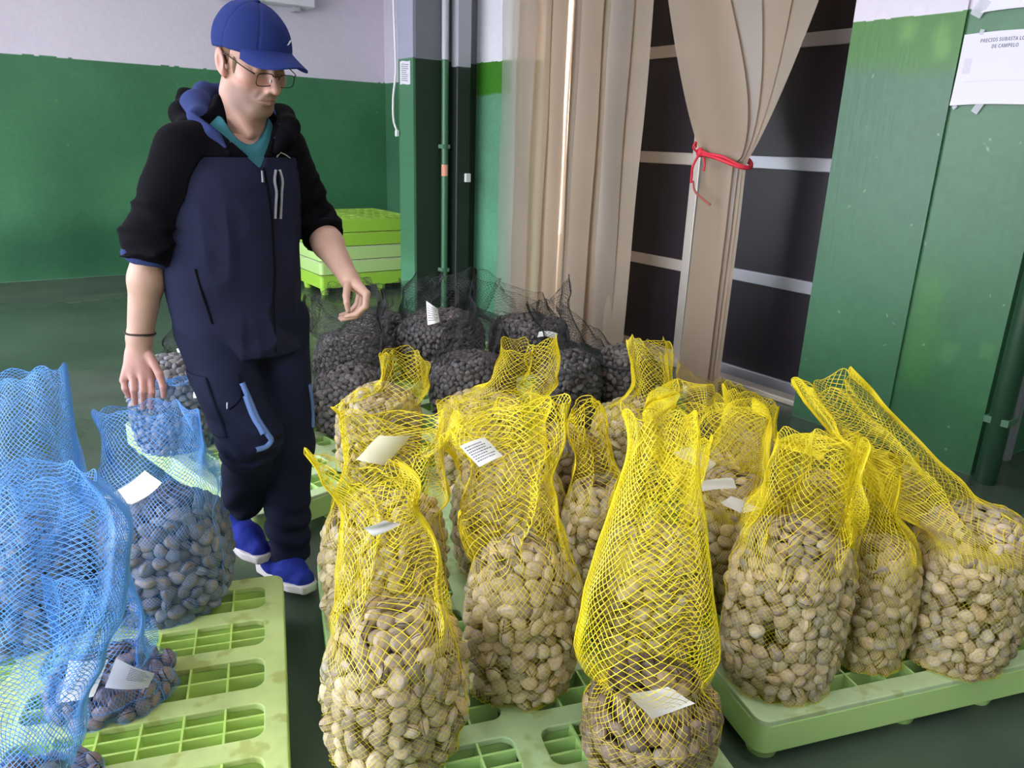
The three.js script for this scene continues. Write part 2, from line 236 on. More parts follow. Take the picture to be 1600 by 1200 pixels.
{
  const t = thing('tied_strip_curtain', 'beige plastic strip curtain gathered and tied back with a red cord', 'curtain', [3.45, 0, -2.8]);
  mesh('curtain_rail', rbox(0.04, 0.06, 1.05, 0.05, 2.72, 0, 0.006), alu, t);
  const N = 4, TIE = 1.345;
  for (let i = 0; i < N; i++) {
    const f0 = i / (N + 0.6), f1 = Math.min(1, (i + 1.7) / (N + 0.6));
    mesh('strip', grid(16, 60, (u, v) => {
      const y = 2.7 - v * 2.67, f = lerp(f0, f1, u);
      let w, c;                                               // width and centre of the whole bundle at this height
      if (y > TIE) { const s = (y - TIE) / (2.7 - TIE); w = 0.285 + 1.08 * Math.pow(s, 0.8) * (1 - 0.12 * s); c = 0.0 - 0.02 * s; }
      else { const s = (TIE - y) / TIE; w = 0.285 + 0.015 * smooth(0, 0.3, s); c = -0.01 * s; }
      const open = y > TIE ? Math.pow((y - TIE) / (2.7 - TIE), 0.7) : 0.25;
      const pos = lerp(lerp(0.03 * i, 1 - 0.03 * (N - i), u), f, smooth(0, 1, open));
      const pleat = 0.014 * Math.sin(u * 5 + i * 2.1) * (0.15 + 0.85 * open) + 0.003 * Math.sin(u * 9 + i + y * 2);
      const bulge = 0.05 * Math.cos((pos - 0.5) * Math.PI) * (0.3 + open);
      return [-bulge * 0.8 + pleat + 0.016 * (i - N / 2) * (0.4 + open), y, c + (pos - 0.5) * w];
    }), i % 3 === 1 ? pvcDark : pvc, t);
  }
  const cord = thing('red_cord', 'red cord tied round the gathered plastic curtain', 'cord', [3.45, TIE, -2.8]);
  const red = std([0.75, 0.03, 0.06], 0.6), ring = [];
  for (let i = 0; i < 20; i++) { const a = i / 20 * Math.PI * 2; ring.push(V(0.085 * Math.cos(a), 0.012 * Math.sin(2 * a + 1) - 0.025 * Math.sin(a), 0.162 * Math.sin(a))); }
  mesh('loop', tube(ring, 0.0095, 90, 8, true), red, cord);
  mesh('loop', tube(ring.map((p) => V(p.x * 1.03, p.y + 0.014 + 0.006 * Math.sin(p.z * 30), p.z * 1.01)), 0.008, 90, 8, true), red, cord);
  mesh('knot', new THREE.IcosahedronGeometry(0.024, 2).scale(0.8, 1.1, 1).translate(-0.06, 0.035, -0.135), red, cord);
  mesh('tail', tube([[-0.07, 0.03, -0.135], [-0.1, 0.06, -0.15], [-0.09, 0.09, -0.145], [-0.08, 0.06, -0.15]], 0.006, 30, 6), red, cord);
  mesh('tail', tube([[-0.07, 0.02, -0.135], [-0.095, -0.04, -0.145], [-0.085, -0.09, -0.155], [-0.09, -0.13, -0.15]], 0.007, 30, 6), red, cord);
  mesh('tail', tube([[-0.11, 0.01, -0.06], [-0.115, -0.03, -0.045], [-0.112, -0.06, -0.05]], 0.006, 20, 6), red, cord);
  mesh('tail', tube([[-0.08, -0.12, -0.145], [-0.12, -0.17, -0.09], [-0.125, -0.21, -0.02], [-0.12, -0.235, 0.03]], 0.006, 30, 6), std([0.42, 0.1, 0.08], 0.7), cord);
}

// ---------------------------------------------------------------- plastic pallets
const YAW = 0.3218;                            // the pallets in front lie turned by this against the hall
const AX = V(0.949, 0, 0.316), BX = V(0.316, 0, -0.949);
const ab = (a, b, y = 0) => { const p = AX.clone().multiplyScalar(a).addScaledVector(BX, b); return [p.x, y, p.z]; };
const DECK = 0.14;
function roundedRect(P, x0, x1, y0, y1, r) { P.moveTo(x0 + r, y0); P.lineTo(x1 - r, y0); P.absarc(x1 - r, y0 + r, r, -Math.PI / 2, 0); P.lineTo(x1, y1 - r); P.absarc(x1 - r, y1 - r, r, 0, Math.PI / 2); P.lineTo(x0 + r, y1); P.absarc(x0 + r, y1 - r, r, Math.PI / 2, Math.PI); P.lineTo(x0, y0 + r); P.absarc(x0 + r, y0 + r, r, Math.PI, Math.PI * 1.5); return P; }
const plasticNoise = dataTexture(512, 512, (u, v) => { const n = fbm(u * 9, v * 9, 40), d = smooth(0.12, 0.45, fbm(u * 17 + 4, v * 17, 44)); const k = 1 + 0.1 * n; return mix3([0.97 * k, 0.97 * k, 0.94 * k], [0.72, 0.66, 0.44], 0.38 * d); }, true, [1.3, 1.3]);
const palletMats = (c, rough = 0.48) => { const [r, g, b] = c; return { deck: new THREE.MeshStandardMaterial({ map: plasticNoise, color: new THREE.Color(r, g, b), roughness: rough }), rib: std([r * 0.9, g * 1.02, b * 0.62], rough) }; };
const LIME = palletMats([0.68, 0.84, 0.34]), PALE = palletMats([0.6, 0.78, 0.44]), MINT = palletMats([0.5, 0.7, 0.38]), BRIGHT = palletMats([0.42, 0.68, 0.1]);
function palletParts(W, D, mats, root, rows, skirt = 0.075, feet = 0.062) {  // W along local x, D along local z, centred; deck top at DECK
  const S = roundedRect(new THREE.Shape(), -W / 2, W / 2, -D / 2, D / 2, 0.03);
  const ribs = [], m = 0.045, cols = [[-W / 2 + m, -0.03], [0.03, W / 2 - m]];
  const pitch = (D - 2 * m + 0.05) / rows, wide = 0.05;
  for (let k = 0; k < rows; k++) for (const [x0, x1] of cols) {
    const y0 = -D / 2 + m + k * pitch, y1 = y0 + pitch - 0.05;
    S.holes.push(roundedRect(new THREE.Path(), x0, x1, y0, y1, Math.min(0.03, (y1 - y0) / 2.2)));
    const nx = Math.max(2, Math.round((x1 - x0) / 0.085)), ny = k % 2 ? 3 : 2;
    for (let i = 1; i < nx; i++) ribs.push(box(0.005, 0.06, y1 - y0, x0 + (x1 - x0) * i / nx, DECK - 0.034, -(y0 + y1) / 2));
    for (let i = 1; i < ny; i++) ribs.push(box(x1 - x0, 0.055, 0.006, (x0 + x1) / 2, DECK - 0.034, -(y0 + (y1 - y0) * i / ny)));
    ribs.push(box(x1 - x0 + 0.01, 0.06, 0.006, (x0 + x1) / 2, DECK - 0.036, -y0 + 0.003), box(x1 - x0 + 0.01, 0.06, 0.006, (x0 + x1) / 2, DECK - 0.036, -y1 - 0.003));
  }
  const g = new THREE.ExtrudeGeometry(S, { depth: 0.012, bevelEnabled: true, bevelThickness: 0.003, bevelSize: 0.003, bevelSegments: 2, curveSegments: 6 });
  g.rotateX(-Math.PI / 2).translate(0, DECK - 0.0155, 0);
  const uv = g.attributes.uv, p = g.attributes.position; for (let i = 0; i < p.count; i++) uv.setXY(i, p.getX(i) + 0.3 * p.getY(i), p.getZ(i));
  mesh('deck', g, mats.deck, root);
  const so = roundedRect(new THREE.Shape(), -W / 2, W / 2, -D / 2, D / 2, 0.035); so.holes.push(roundedRect(new THREE.Path(), -W / 2 + 0.012, W / 2 - 0.012, -D / 2 + 0.012, D / 2 - 0.012, 0.025));
  const sk = new THREE.ExtrudeGeometry(so, { depth: skirt, bevelEnabled: true, bevelThickness: 0.004, bevelSize: 0.004, bevelSegments: 2, curveSegments: 6 });
  sk.rotateX(-Math.PI / 2).translate(0, DECK - 0.017 - skirt, 0);
  mesh('skirt', sk, mats.rib, root);
  mesh('rib_grid', mergeGeometries(ribs), mats.rib, root);
  const foot = (() => { const f = new THREE.CylinderGeometry(0.052, 0.036, feet, 16); f.translate(0, 0.062 - feet / 2, 0); return f; })();
  for (const x of [-W / 2 + 0.06, -0.13, 0.13, W / 2 - 0.06]) for (const z of [-D / 2 + 0.06, 0, D / 2 - 0.06]) { const f = mesh('foot', foot, mats.rib, root); f.position.set(x, 0, z); }
}
function pallet(label, pos, turn, W, D, mats, rows = 5, group) { const t = thing('plastic_pallet', label, 'pallet', pos, turn, group); palletParts(W, D, mats, t, rows); return t; }
pallet('lime green plastic pallet at the left front under the blue net bags', ab(-0.64, 1.48), -YAW, 1.2, 1.2, LIME, 7);
pallet('green plastic pallet in the middle front under the first yellow net bags', ab(0.47, 1.56), -YAW, 0.8, 1.2, MINT, 7);
pallet('pale green plastic pallet at the right front, long edge and feet showing', ab(1.62, 1.566), -YAW, 1.22, 0.8, PALE, 5);
pallet('pale green plastic pallet behind the legs of the man', [1.03, 0, -3.07], 0.18, 0.95, 1.2, PALE, 7);
pallet('green plastic pallet hidden under the far heap of black net bags', [2.3, 0, -3.2], 0.1, 1.3, 1.5, MINT, 6);
pallet('green plastic pallet between the front yellow bags and the black bags', ab(0.86, 2.475), -YAW, 0.7, 0.55, MINT, 4);
pallet('green plastic pallet at the foot of the right wall under the back yellow net bags', ab(1.64, 2.36), -YAW, 0.84, 0.7, MINT, 4);
{
  const tones = [BRIGHT, PALE, PALE, BRIGHT, BRIGHT];
  const where = ['lowest of the stack by the back wall', 'second from the floor in the stack by the back wall', 'in the middle of the stack by the back wall', 'second from the top in the stack by the back wall', 'topmost of the stack by the back wall'];
  for (let i = 0; i < 5; i++) {
    const t = thing('plastic_pallet', `${i === 1 || i === 2 ? 'pale' : 'bright lime'} green plastic pallet, ${where[i]}`, 'pallet', [3.08, 0.045 + i * 0.126, -7.0], 0, 'pallets stacked by the back wall');
    palletParts(1.0, 0.95, tones[i], t, 5, 0.1, i ? 0.03 : 0.107);
  }
}

// ---------------------------------------------------------------- clams
const clamGeometry = (() => {                  // two valves: x length, y umbo to lip, z thickness; growth rings in relief and tone, a beak, and a dark seam
  const RN = 13, SN = 26, P = [], C = [], I = [];
  const outline = (a) => { const c = Math.cos(a), s = Math.sin(a), r = 1 + 0.05 * Math.cos(2 * a) - 0.05 * Math.cos(3 * a + 0.4); return [c * r * 0.0183, s * r * 0.0155 + (s > 0.7 ? (s - 0.7) * 0.009 : 0)]; };
  for (const side of [1, -1]) {
    const base = P.length / 3;
    for (let j = 0; j <= RN; j++) {
      const q = j / RN, rho = Math.sin(q * Math.PI / 2);
      for (let i = 0; i < SN; i++) {
        const [ox, oy] = outline(i / SN * Math.PI * 2);
        const x = ox * rho + 0.0022 * (1 - rho), y = oy * rho + 0.0092 * Math.pow(1 - rho, 1.3);      // the rings shrink towards the umbo
        const ridge = j > 2 && j < RN - 1 ? (j % 3 === 0 ? 0.022 : j % 3 === 1 ? -0.012 : 0) : 0;
        const z = side * (0.0106 * Math.pow(Math.max(0, 1 - Math.pow(rho, 2.5)), 0.58) * (1 + ridge) + 0.0003 + (j === RN - 1 ? 0.0004 : 0));
        P.push(x, y, z);
        const n = hash3(j, i, side + 2) - 0.5, m = noise(x * 160, y * 160, side * 3);
        const ring = (j % 3 === 0 ? 1.07 : j % 3 === 1 ? 0.86 : 0.98) + 0.16 * m + 0.12 * n - (j === RN ? 0.75 : 0) - 0.12 * Math.exp(-(rho ** 2) / 0.02);
        C.push(ring, ring * (0.985 - 0.03 * m), ring * (0.955 - 0.06 * m));
      }
    }
    for (let j = 0; j < RN; j++) for (let i = 0; i < SN; i++) {
      const a = base + j * SN + i, b = base + j * SN + (i + 1) % SN, c = a + SN, d = b + SN;
      if (side > 0) I.push(a, c, d, a, d, b); else I.push(a, d, c, a, b, d);
    }
  }
  const g = new THREE.BufferGeometry(); g.setAttribute('position', new THREE.Float32BufferAttribute(P, 3)); g.setAttribute('color', new THREE.Float32BufferAttribute(C, 3)); g.setIndex(I); g.computeVertexNormals(); return g;
})();
const HALF = V(0.0187, 0.0165, 0.0107);        // half sizes used for packing and for draping the net
const clams = [], bags = [];                   // clams: {p, q, s, color, bag}
const profile = (s) => (s < 0 ? 0.84 : s < 0.35 ? 0.84 + 0.16 * Math.sin(clamp(s / 0.3, 0, 1) * Math.PI / 2) : 1 - 0.42 * Math.pow((s - 0.35) / 0.65, 3.4));
const TONES = {
  pale: { c: [0.48, 0.395, 0.28], v: 0.5 }, brown: { c: [0.24, 0.18, 0.13], v: 0.45 }, grey: { c: [0.2, 0.19, 0.2], v: 0.45 }, dark: { c: [0.125, 0.11, 0.108], v: 0.5 }, mauve: { c: [0.27, 0.2, 0.19], v: 0.3 },
};
const axisOf = (bag, s) => [bag.x + bag.lean[0] * s, bag.z + bag.lean[1] * s];
function bagRadius(bag, s, a) { return bag.r * profile(s) * (1 + 0.05 * Math.cos(2 * (a + bag.yaw)) * bag.oval + 0.045 * noise(Math.cos(a) * 1.6 + bag.id * 7, Math.sin(a) * 1.6, s * 2.5)); }
function packClams(bag) {
  const size = bag.size, d = 0.0292 * size, h = bag.h, pts = [];
  const volume = Math.PI * bag.r * bag.r * h * 0.8, want = Math.round(volume / (d * d * d / 1.22));
  const inside = (p, margin) => {                                        // pushes p inside the bag
    let y = (p.y - DECK) / h; const [ax, az] = axisOf(bag, clamp(y, 0, 1)); const dx = p.x - ax, dz = p.z - az, rho = Math.hypot(dx, dz) || 1e-6, a = Math.atan2(dz, dx);
    if (p.y < DECK + margin) p.y = DECK + margin;
    const top = DECK + h * (1 - 0.22 * (rho / bag.r) ** 2) + 0.012 * noise(p.x * 14, bag.id, p.z * 14) - margin; if (p.y > top) p.y = Math.max(DECK + margin, top);
    y = clamp((p.y - DECK) / h, 0, 1);
    const R = Math.max(0.01, bagRadius(bag, y, a) - margin); if (rho > R) { p.x = ax + dx / rho * R; p.z = az + dz / rho * R; }
    return R - rho;
  };
  for (let i = 0; i < want; i++) { const a = rnd() * 6.2832, rr = Math.sqrt(rnd()) * bag.r, y = rnd(); const p = V(bag.x + rr * Math.cos(a), DECK + y * h, bag.z + rr * Math.sin(a)); inside(p, 0.012); pts.push(p); }
  const cell = d, key = (x, y, z) => (x * 73856093 ^ y * 19349663 ^ z * 83492791) | 0;
  for (let it = 0; it < 26; it++) {
    const map = new Map(); pts.forEach((p, i) => { const k = key(Math.floor(p.x / cell), Math.floor(p.y / cell), Math.floor(p.z / cell)); const l = map.get(k); l ? l.push(i) : map.set(k, [i]); });
    for (let i = 0; i < pts.length; i++) {
      const p = pts[i], cx = Math.floor(p.x / cell), cy = Math.floor(p.y / cell), cz = Math.floor(p.z / cell);
      for (let x = -1; x < 2; x++) for (let y = -1; y < 2; y++) for (let z = -1; z < 2; z++) for (const j of map.get(key(cx + x, cy + y, cz + z)) || []) {
        if (j <= i) continue; const q = pts[j]; const ex = q.x - p.x, ey = q.y - p.y, ez = q.z - p.z, l = Math.hypot(ex, ey, ez);
        if (l < d && l > 1e-6) { const m = 0.5 * (d - l) / l * 0.9; p.x -= ex * m; p.y -= ey * m; p.z -= ez * m; q.x += ex * m; q.y += ey * m; q.z += ez * m; }
      }
    }
    for (const p of pts) inside(p, 0.0125 * size);
  }
  bag.clams = [];
  const n = V(0, 0, 0), zAxis = V(0, 0, 1), q1 = new THREE.Quaternion(), q2 = new THREE.Quaternion(), q3 = new THREE.Quaternion();
  for (const p of pts) {
    const s = clamp((p.y - DECK) / h, 0, 1), [ax, az] = axisOf(bag, s), dx = p.x - ax, dz = p.z - az, rho = Math.hypot(dx, dz), a = Math.atan2(dz, dx);
    const side = bagRadius(bag, s, a) - rho, up = DECK + h * (1 - 0.22 * (rho / bag.r) ** 2) - p.y, deep = Math.min(side, up);
    if (deep > 0.075) continue;
    n.set(dx / (rho || 1), 0, dz / (rho || 1)); const w = smooth(0.02, 0.06, side - up); n.lerp(V(0, 1, 0), w); n.y += 0.35 * s; n.x += 0.42 * gauss(); n.y += 0.42 * gauss(); n.z += 0.42 * gauss();
    if (rnd() < 0.16) n.set(gauss(), gauss(), gauss()); n.normalize();
    q1.setFromUnitVectors(zAxis, n); q2.setFromAxisAngle(zAxis, rnd() * 6.2832); q3.copy(q1).multiply(q2);
    const sc = size * (0.9 + 0.24 * rnd()), T = TONES[bag.tone], k = Math.min(Math.exp(T.v * gauss()), 0.66 / T.c[0]), warm = 0.09 * gauss();
    const c = { p, q: q3.clone(), s: V(sc * (0.95 + 0.12 * rnd()), sc * (0.92 + 0.12 * rnd()), sc * (0.9 + 0.2 * rnd())), color: T.c.map((v, i) => clamp(v * k * (1 + warm * (1 - i)), 0.01, 0.75)), bag, deep, n: V(dx / (rho || 1) * (1 - w), w + 0.1, dz / (rho || 1) * (1 - w)).normalize() };
    bag.clams.push(c); clams.push(c);
  }
}

// ---------------------------------------------------------------- net bags
const NETS = {
  yellow: { m: std([0.9, 0.73, 0.015], 0.5, { side: THREE.DoubleSide }), w: 0.0015, thin: 0.42, cell: 0.0145, seam: 0.0024 },
  blue: { m: std([0.12, 0.37, 0.86], 0.5, { side: THREE.DoubleSide }), w: 0.0013, thin: 0.4, cell: 0.0098, seam: 0.002 },
  black: { m: std([0.02, 0.02, 0.022], 0.6, { side: THREE.DoubleSide }), w: 0.0012, thin: 0.6, cell: 0.0125, seam: 0.002 },
  tan: { m: std([0.5, 0.36, 0.07], 0.6, { side: THREE.DoubleSide }), w: 0.0013, thin: 0.5, cell: 0.0125, seam: 0.002 },
};
const RIGHT = V(0.8067, 0, 0.591), UP = V(0, 1, 0);
function catmull(a, b, c, d, t) { return 0.5 * (2 * b + (c - a) * t + (2 * a - 5 * b + 4 * c - d) * t * t + (3 * b - a - 3 * c + d) * t * t * t); }
function netBag(bag) {
  const net = NETS[bag.net], ph = bag.id * 2.399;
  // rings from the bottom of the bag to the open edge of the net: centre, half width, half depth
  const rings = [], bodyW = RIGHT.clone().applyAxisAngle(UP, bag.yaw), bodyT = V(bodyW.x, 0, bodyW.z).cross(UP);
  for (const [s, k] of [[-0.001, 0.35], [0.0, 0.84], [0.12, 0], [0.3, 0], [0.5, 0], [0.62, 0], [0.74, 0]]) {
    const [ax, az] = axisOf(bag, Math.max(0, s)), r = bag.r * (k || profile(s));
    rings.push({ c: V(ax, DECK + Math.max(0.004, s * bag.h), az), W: bodyW.clone().multiplyScalar(r), T: bodyT.clone().multiplyScalar(r), body: 1 });
  }
  for (const [L, R, t] of bag.top) {
    if ((L[1] + R[1]) / 2 < DECK + 0.74 * bag.h + 0.03) continue;   // still within the filling
    const l = V(...L), r = V(...R), W = r.clone().sub(l).multiplyScalar(0.5), T = W.clone().cross(UP).normalize().multiplyScalar(t);
    rings.push({ c: l.add(r).multiplyScalar(0.5), W, T, body: 0 });
  }
  const n = rings.length, len = [0];
  for (let i = 1; i < n; i++) len.push(len[i - 1] + Math.max(0.015, rings[i].c.distanceTo(rings[i - 1].c) + 0.6 * Math.abs(rings[i].W.length() - rings[i - 1].W.length())));
  for (const r of rings) for (const f of ['c', 'W', 'T']) r[f] = r[f].toArray();
  const L = len[n - 1], Nu = Math.round(2 * Math.PI * bag.r / net.cell * (bag.dense || 1)), bodyEnd = len[6], rowsB = Math.round(bodyEnd / (net.cell * 0.46)), rowsL = Math.round((L - bodyEnd) / (net.cell * 0.6)), rows = rowsB + rowsL, lOf = (j) => (j <= rowsB ? j * bodyEnd / rowsB : bodyEnd + (j - rowsB) * (L - bodyEnd) / rowsL);
  const at = (k, t, f, ax) => catmull(rings[Math.max(0, k - 1)][f][ax], rings[k][f][ax], rings[k + 1][f][ax], rings[Math.min(n - 1, k + 2)][f][ax], t);
  const fold = bag.fold ?? 1, m1 = 3 + Math.floor(hash3(bag.id, 1, 1) * 3), m2 = 7 + Math.floor(hash3(bag.id, 2, 1) * 4);
  function surface(th, l, out) {
    let k = 0; while (k < n - 2 && len[k + 1] < l) k++;
    const t = clamp((l - len[k]) / (len[k + 1] - len[k]), 0, 1);
    const loose = smooth(bodyEnd, bodyEnd + 0.35 * (L - bodyEnd) + 0.02, l), end = smooth(bodyEnd, L, l);
    th -= 0.36 * loose * Math.sin(2 * th);                         // the slack gathers along the two seams
    const a1 = 0.2 * loose * fold * Math.sin(m1 * th + ph + 3 * end), a2 = 0.05 * loose * fold * Math.sin(m2 * th - ph * 2 + 5 * end);
    const cs = Math.cos(th + a1 + a2), sn = Math.sin(th + a1 * 0.6 - a2);
    const wob = loose * fold * (0.5 * Math.sin(m1 * th * 1 + ph * 3 + end * 4) + 0.2 * Math.sin((m2 + 2) * th + ph + end * 5));
    for (let ax = 0; ax < 3; ax++) {
      const W = at(k, t, 'W', ax), T = at(k, t, 'T', ax), c = at(k, t, 'c', ax);
      out[ax] = c + W * cs + T * (sn + 0.55 * wob);
    }
    const q = loose * fold; const nx = noise(out[0] * 16, out[1] * 16 + ph, out[2] * 16), ny = noise(out[0] * 13 + 9, out[1] * 13, out[2] * 13 + ph), nz = noise(out[0] * 16, out[1] * 16, out[2] * 16 - ph);
    out[0] += 0.016 * q * nx; out[1] += 0.012 * q * ny + end * end * 0.022 * Math.sin(2 * th + ph) * fold + end ** 8 * 0.008 * Math.sin(9 * th + ph); out[2] += 0.016 * q * nz;
    if (loose < 1) {                                               // on the clams the net follows the body of the bag
      const s = clamp((out[1] - DECK) / bag.h, 0, 1), [axx, azz] = axisOf(bag, s), dx = out[0] - axx, dz = out[2] - azz, rho = Math.hypot(dx, dz) || 1e-6;
      if (l > len[1]) { const want = bagRadius(bag, s, Math.atan2(dz, dx)), f = lerp(want / rho, 1, smooth(0, 0.6, loose)); out[0] = axx + dx * f; out[2] = azz + dz * f; }
    }
  }
  // nodes of the net
  const N = (rows + 1) * Nu, X = new Float32Array(N * 3), D = new Float32Array(N), o = [0, 0, 0], nrm = new Float32Array(N * 3);
  const map = new Map(), cell = 0.03, key = (x, y, z) => (x * 73856093 ^ y * 19349663 ^ z * 83492791) | 0;
  for (const c of bag.clams) { const k = key(Math.floor(c.p.x / cell), Math.floor(c.p.y / cell), Math.floor(c.p.z / cell)); const l = map.get(k); l ? l.push(c) : map.set(k, [c]); }
  const ro = V(0, 0, 0), rd = V(0, 0, 0), e3 = V(0, 0, 0), qi = new THREE.Quaternion(), bodyRows = rowsB + Math.ceil(0.05 / (L - bodyEnd) * rowsL);
  for (let j = 0; j <= rows; j++) for (let i = 0; i < Nu; i++) {
    const k = j * Nu + i; surface((i + 0.5 * (j & 1)) / Nu * Math.PI * 2, lOf(j), o); X.set(o, 3 * k);
    const y = clamp((o[1] - DECK) / bag.h, 0, 1), [ax, az] = axisOf(bag, y); let dx = o[0] - ax, dz = o[2] - az; const l = Math.hypot(dx, dz) || 1; dx /= l; dz /= l;
    const up = 0.25 + 0.6 * smooth(0.6, 1, y), nl = Math.hypot(1, up - 0.3); nrm.set([dx / nl, (up - 0.3) / nl, dz / nl], 3 * k);
    D[k] = 0;
    if (j <= bodyRows || o[1] < DECK + bag.h * 0.97) {             // how far the clams under this node stand out
      const reach = j <= bodyRows ? 0.03 : 0.11; let far = -0.012; rd.set(nrm[3 * k], nrm[3 * k + 1], nrm[3 * k + 2]);
      for (let along = j <= bodyRows ? -0.008 : -0.01; along < reach - 0.015; along += 0.03) {
        const cx = Math.floor((o[0] + rd.x * along) / cell), cy = Math.floor((o[1] + rd.y * along) / cell), cz = Math.floor((o[2] + rd.z * along) / cell);
        for (let a = -1; a < 2; a++) for (let b = -1; b < 2; b++) for (let c = -1; c < 2; c++) for (const m of map.get(key(cx + a, cy + b, cz + c)) || []) {
          qi.copy(m.q).invert(); ro.set(o[0] - m.p.x, o[1] - m.p.y, o[2] - m.p.z).applyQuaternion(qi); e3.copy(rd).applyQuaternion(qi);
          const sx = HALF.x * m.s.x + 0.001, sy = HALF.y * m.s.y + 0.001, sz = HALF.z * m.s.z + 0.001;
          ro.set(ro.x / sx, ro.y / sy, ro.z / sz); e3.set(e3.x / sx, e3.y / sy, e3.z / sz);
          const A = e3.dot(e3), B = ro.dot(e3), C2 = ro.dot(ro) - 1, disc = B * B - A * C2; if (disc > 0) { const t = (-B + Math.sqrt(disc)) / A; if (t > far && t < reach) far = t; }
        }
        if (along > 0 && far < along - 0.03) break;
      }
      if (j > bodyRows) far = Math.max(0, far);
      D[k] = far;
    }
  }
  for (let it = 0; it < 5; it++) { const E = D.slice(); for (let j = 1; j < rows; j++) for (let i = 0; i < Nu; i++) { const k = j * Nu + i, s = (j & 1) ? i : (i - 1 + Nu) % Nu, t = (s + 1) % Nu; D[k] = Math.max(E[k], 0.25 * (E[(j - 1) * Nu + s] + E[(j - 1) * Nu + t] + E[(j + 1) * Nu + s] + E[(j + 1) * Nu + t])); } }
  for (let k = 0; k < N; k++) for (let a = 0; a < 3; a++) X[3 * k + a] += nrm[3 * k + a] * D[k];
  // strands: one flat ribbon from node to node
  const links = [], first = Math.round(len[1] / bodyEnd * rowsB * 0.5);
  for (let j = first; j < rows; j++) for (let i = 0; i < Nu; i++) { const s = (j & 1) ? i : (i - 1 + Nu) % Nu; links.push(j * Nu + i, (j + 1) * Nu + s, j * Nu + i, (j + 1) * Nu + (s + 1) % Nu); }
  const P = new Float32Array(links.length / 2 * 12), Q = new Float32Array(links.length / 2 * 12), I = new Uint32Array(links.length / 2 * 6), va = V(0, 0, 0), vb = V(0, 0, 0), t = V(0, 0, 0), nn = V(0, 0, 0), sd = V(0, 0, 0), u1 = V(0, 0, 0), u2 = V(0, 0, 0);
  for (let e = 0; e < links.length; e += 2) {
    const a = links[e], b = links[e + 1], j = Math.floor(a / Nu), i = a % Nu, r = (i + 1) % Nu + j * Nu;
    va.fromArray(X, 3 * a); vb.fromArray(X, 3 * b); t.subVectors(vb, va); u1.fromArray(X, 3 * r).sub(va); nn.crossVectors(t, u1); if (b % Nu !== i) nn.negate();
    if (nn.lengthSq() < 1e-14) nn.set(nrm[3 * a], nrm[3 * a + 1], nrm[3 * a + 2]); nn.normalize(); if (nn.x * nrm[3 * a] + nn.y * nrm[3 * a + 1] + nn.z * nrm[3 * a + 2] < 0) nn.negate();
    sd.crossVectors(nn, t).normalize().multiplyScalar(net.w / 2 * lerp(net.thin, 1, smooth(bodyEnd - 0.03, bodyEnd + 0.08, lOf(j))) * (0.85 + 0.3 * hash3(a, b, 3)));
    const k = e / 2, w = 12 * k; const put = (q, v, sg) => { P[w + q] = v.x + sg * sd.x; P[w + q + 1] = v.y + sg * sd.y; P[w + q + 2] = v.z + sg * sd.z; };
    put(0, va, -1); put(3, va, 1); put(6, vb, 1); put(9, vb, -1); for (let q = 0; q < 4; q++) { Q[w + 3 * q] = nn.x; Q[w + 3 * q + 1] = nn.y; Q[w + 3 * q + 2] = nn.z; }
    I.set([4 * k, 4 * k + 2, 4 * k + 1, 4 * k, 4 * k + 3, 4 * k + 2], 6 * k);
  }
  const g = new THREE.BufferGeometry(); g.setAttribute('position', new THREE.BufferAttribute(P, 3)); g.setAttribute('normal', new THREE.BufferAttribute(Q, 3)); g.setIndex(new THREE.BufferAttribute(I, 1));
  g.translate(-bag.x, -DECK, -bag.z);
  const root = thing('net_bag', bag.label, 'net bag', [bag.x, DECK, bag.z], 0, bag.group);
  mesh('netting', g, net.m, root);
  const line = (i, step) => { const pts = []; for (let j = first + 2; j <= rows; j += step) { const k = j * Nu + ((i % Nu) + Nu) % Nu; pts.push(V(X[3 * k] - bag.x, X[3 * k + 1] - DECK, X[3 * k + 2] - bag.z)); } return pts; };
  for (const f of [0.02, 0.52]) { const p = line(Math.round(f * Nu), 4); mesh('seam', tube(p, net.seam * 0.62, p.length * 2, 5), net.m, root); }
  const rim = []; for (let i = 0; i < Nu; i += 2) { const k = rows * Nu + i; rim.push(V(X[3 * k] - bag.x, X[3 * k + 1] - DECK, X[3 * k + 2] - bag.z)); }
  mesh('rim', tube(rim, net.seam * 0.42, rim.length * 2, 5, true), net.m, root);
  bag.root = root;
}
function addBag(label, net, tone, x, z, r, h, top, more = {}) { const b = { id: bags.length + 1, label, net, tone, x, z, r, h, top, lean: [0, 0], yaw: 0, oval: 1, size: 1.16, ...more }; bags.push(b); return b; }
// yellow bags, front ones first: label, net, clams, base x, z, radius, height of the filling, then the sections of the loose net [left edge, right edge, half depth]
addBag('front left yellow net bag of pale clams, nearest the camera on the middle pallet', 'yellow', 'pale', 0.6, -1.2, 0.152, 0.33, [[[0.512,0.522,-1.311], [0.697,0.546,-1.175], 0.09], [[0.547,0.639,-1.335], [0.687,0.641,-1.232], 0.055], [[0.528,0.705,-1.374], [0.680,0.714,-1.238], 0.05], [[0.497,0.767,-1.396], [0.660,0.737,-1.276], 0.04]], { who: 'front left yellow net bag' });
addBag('yellow net bag of pale clams with a printed slip at its neck', 'yellow', 'pale', 0.95, -1.22, 0.14, 0.38, [[[0.827,0.563,-1.316], [1.017,0.588,-1.176], 0.105], [[0.840,0.677,-1.306], [0.994,0.692,-1.193], 0.07], [[0.842,0.743,-1.317], [1.035,0.774,-1.200], 0.05], [[0.830,0.775,-1.375], [1.048,0.868,-1.215], 0.04]], { who: 'yellow bag with printed slip' });
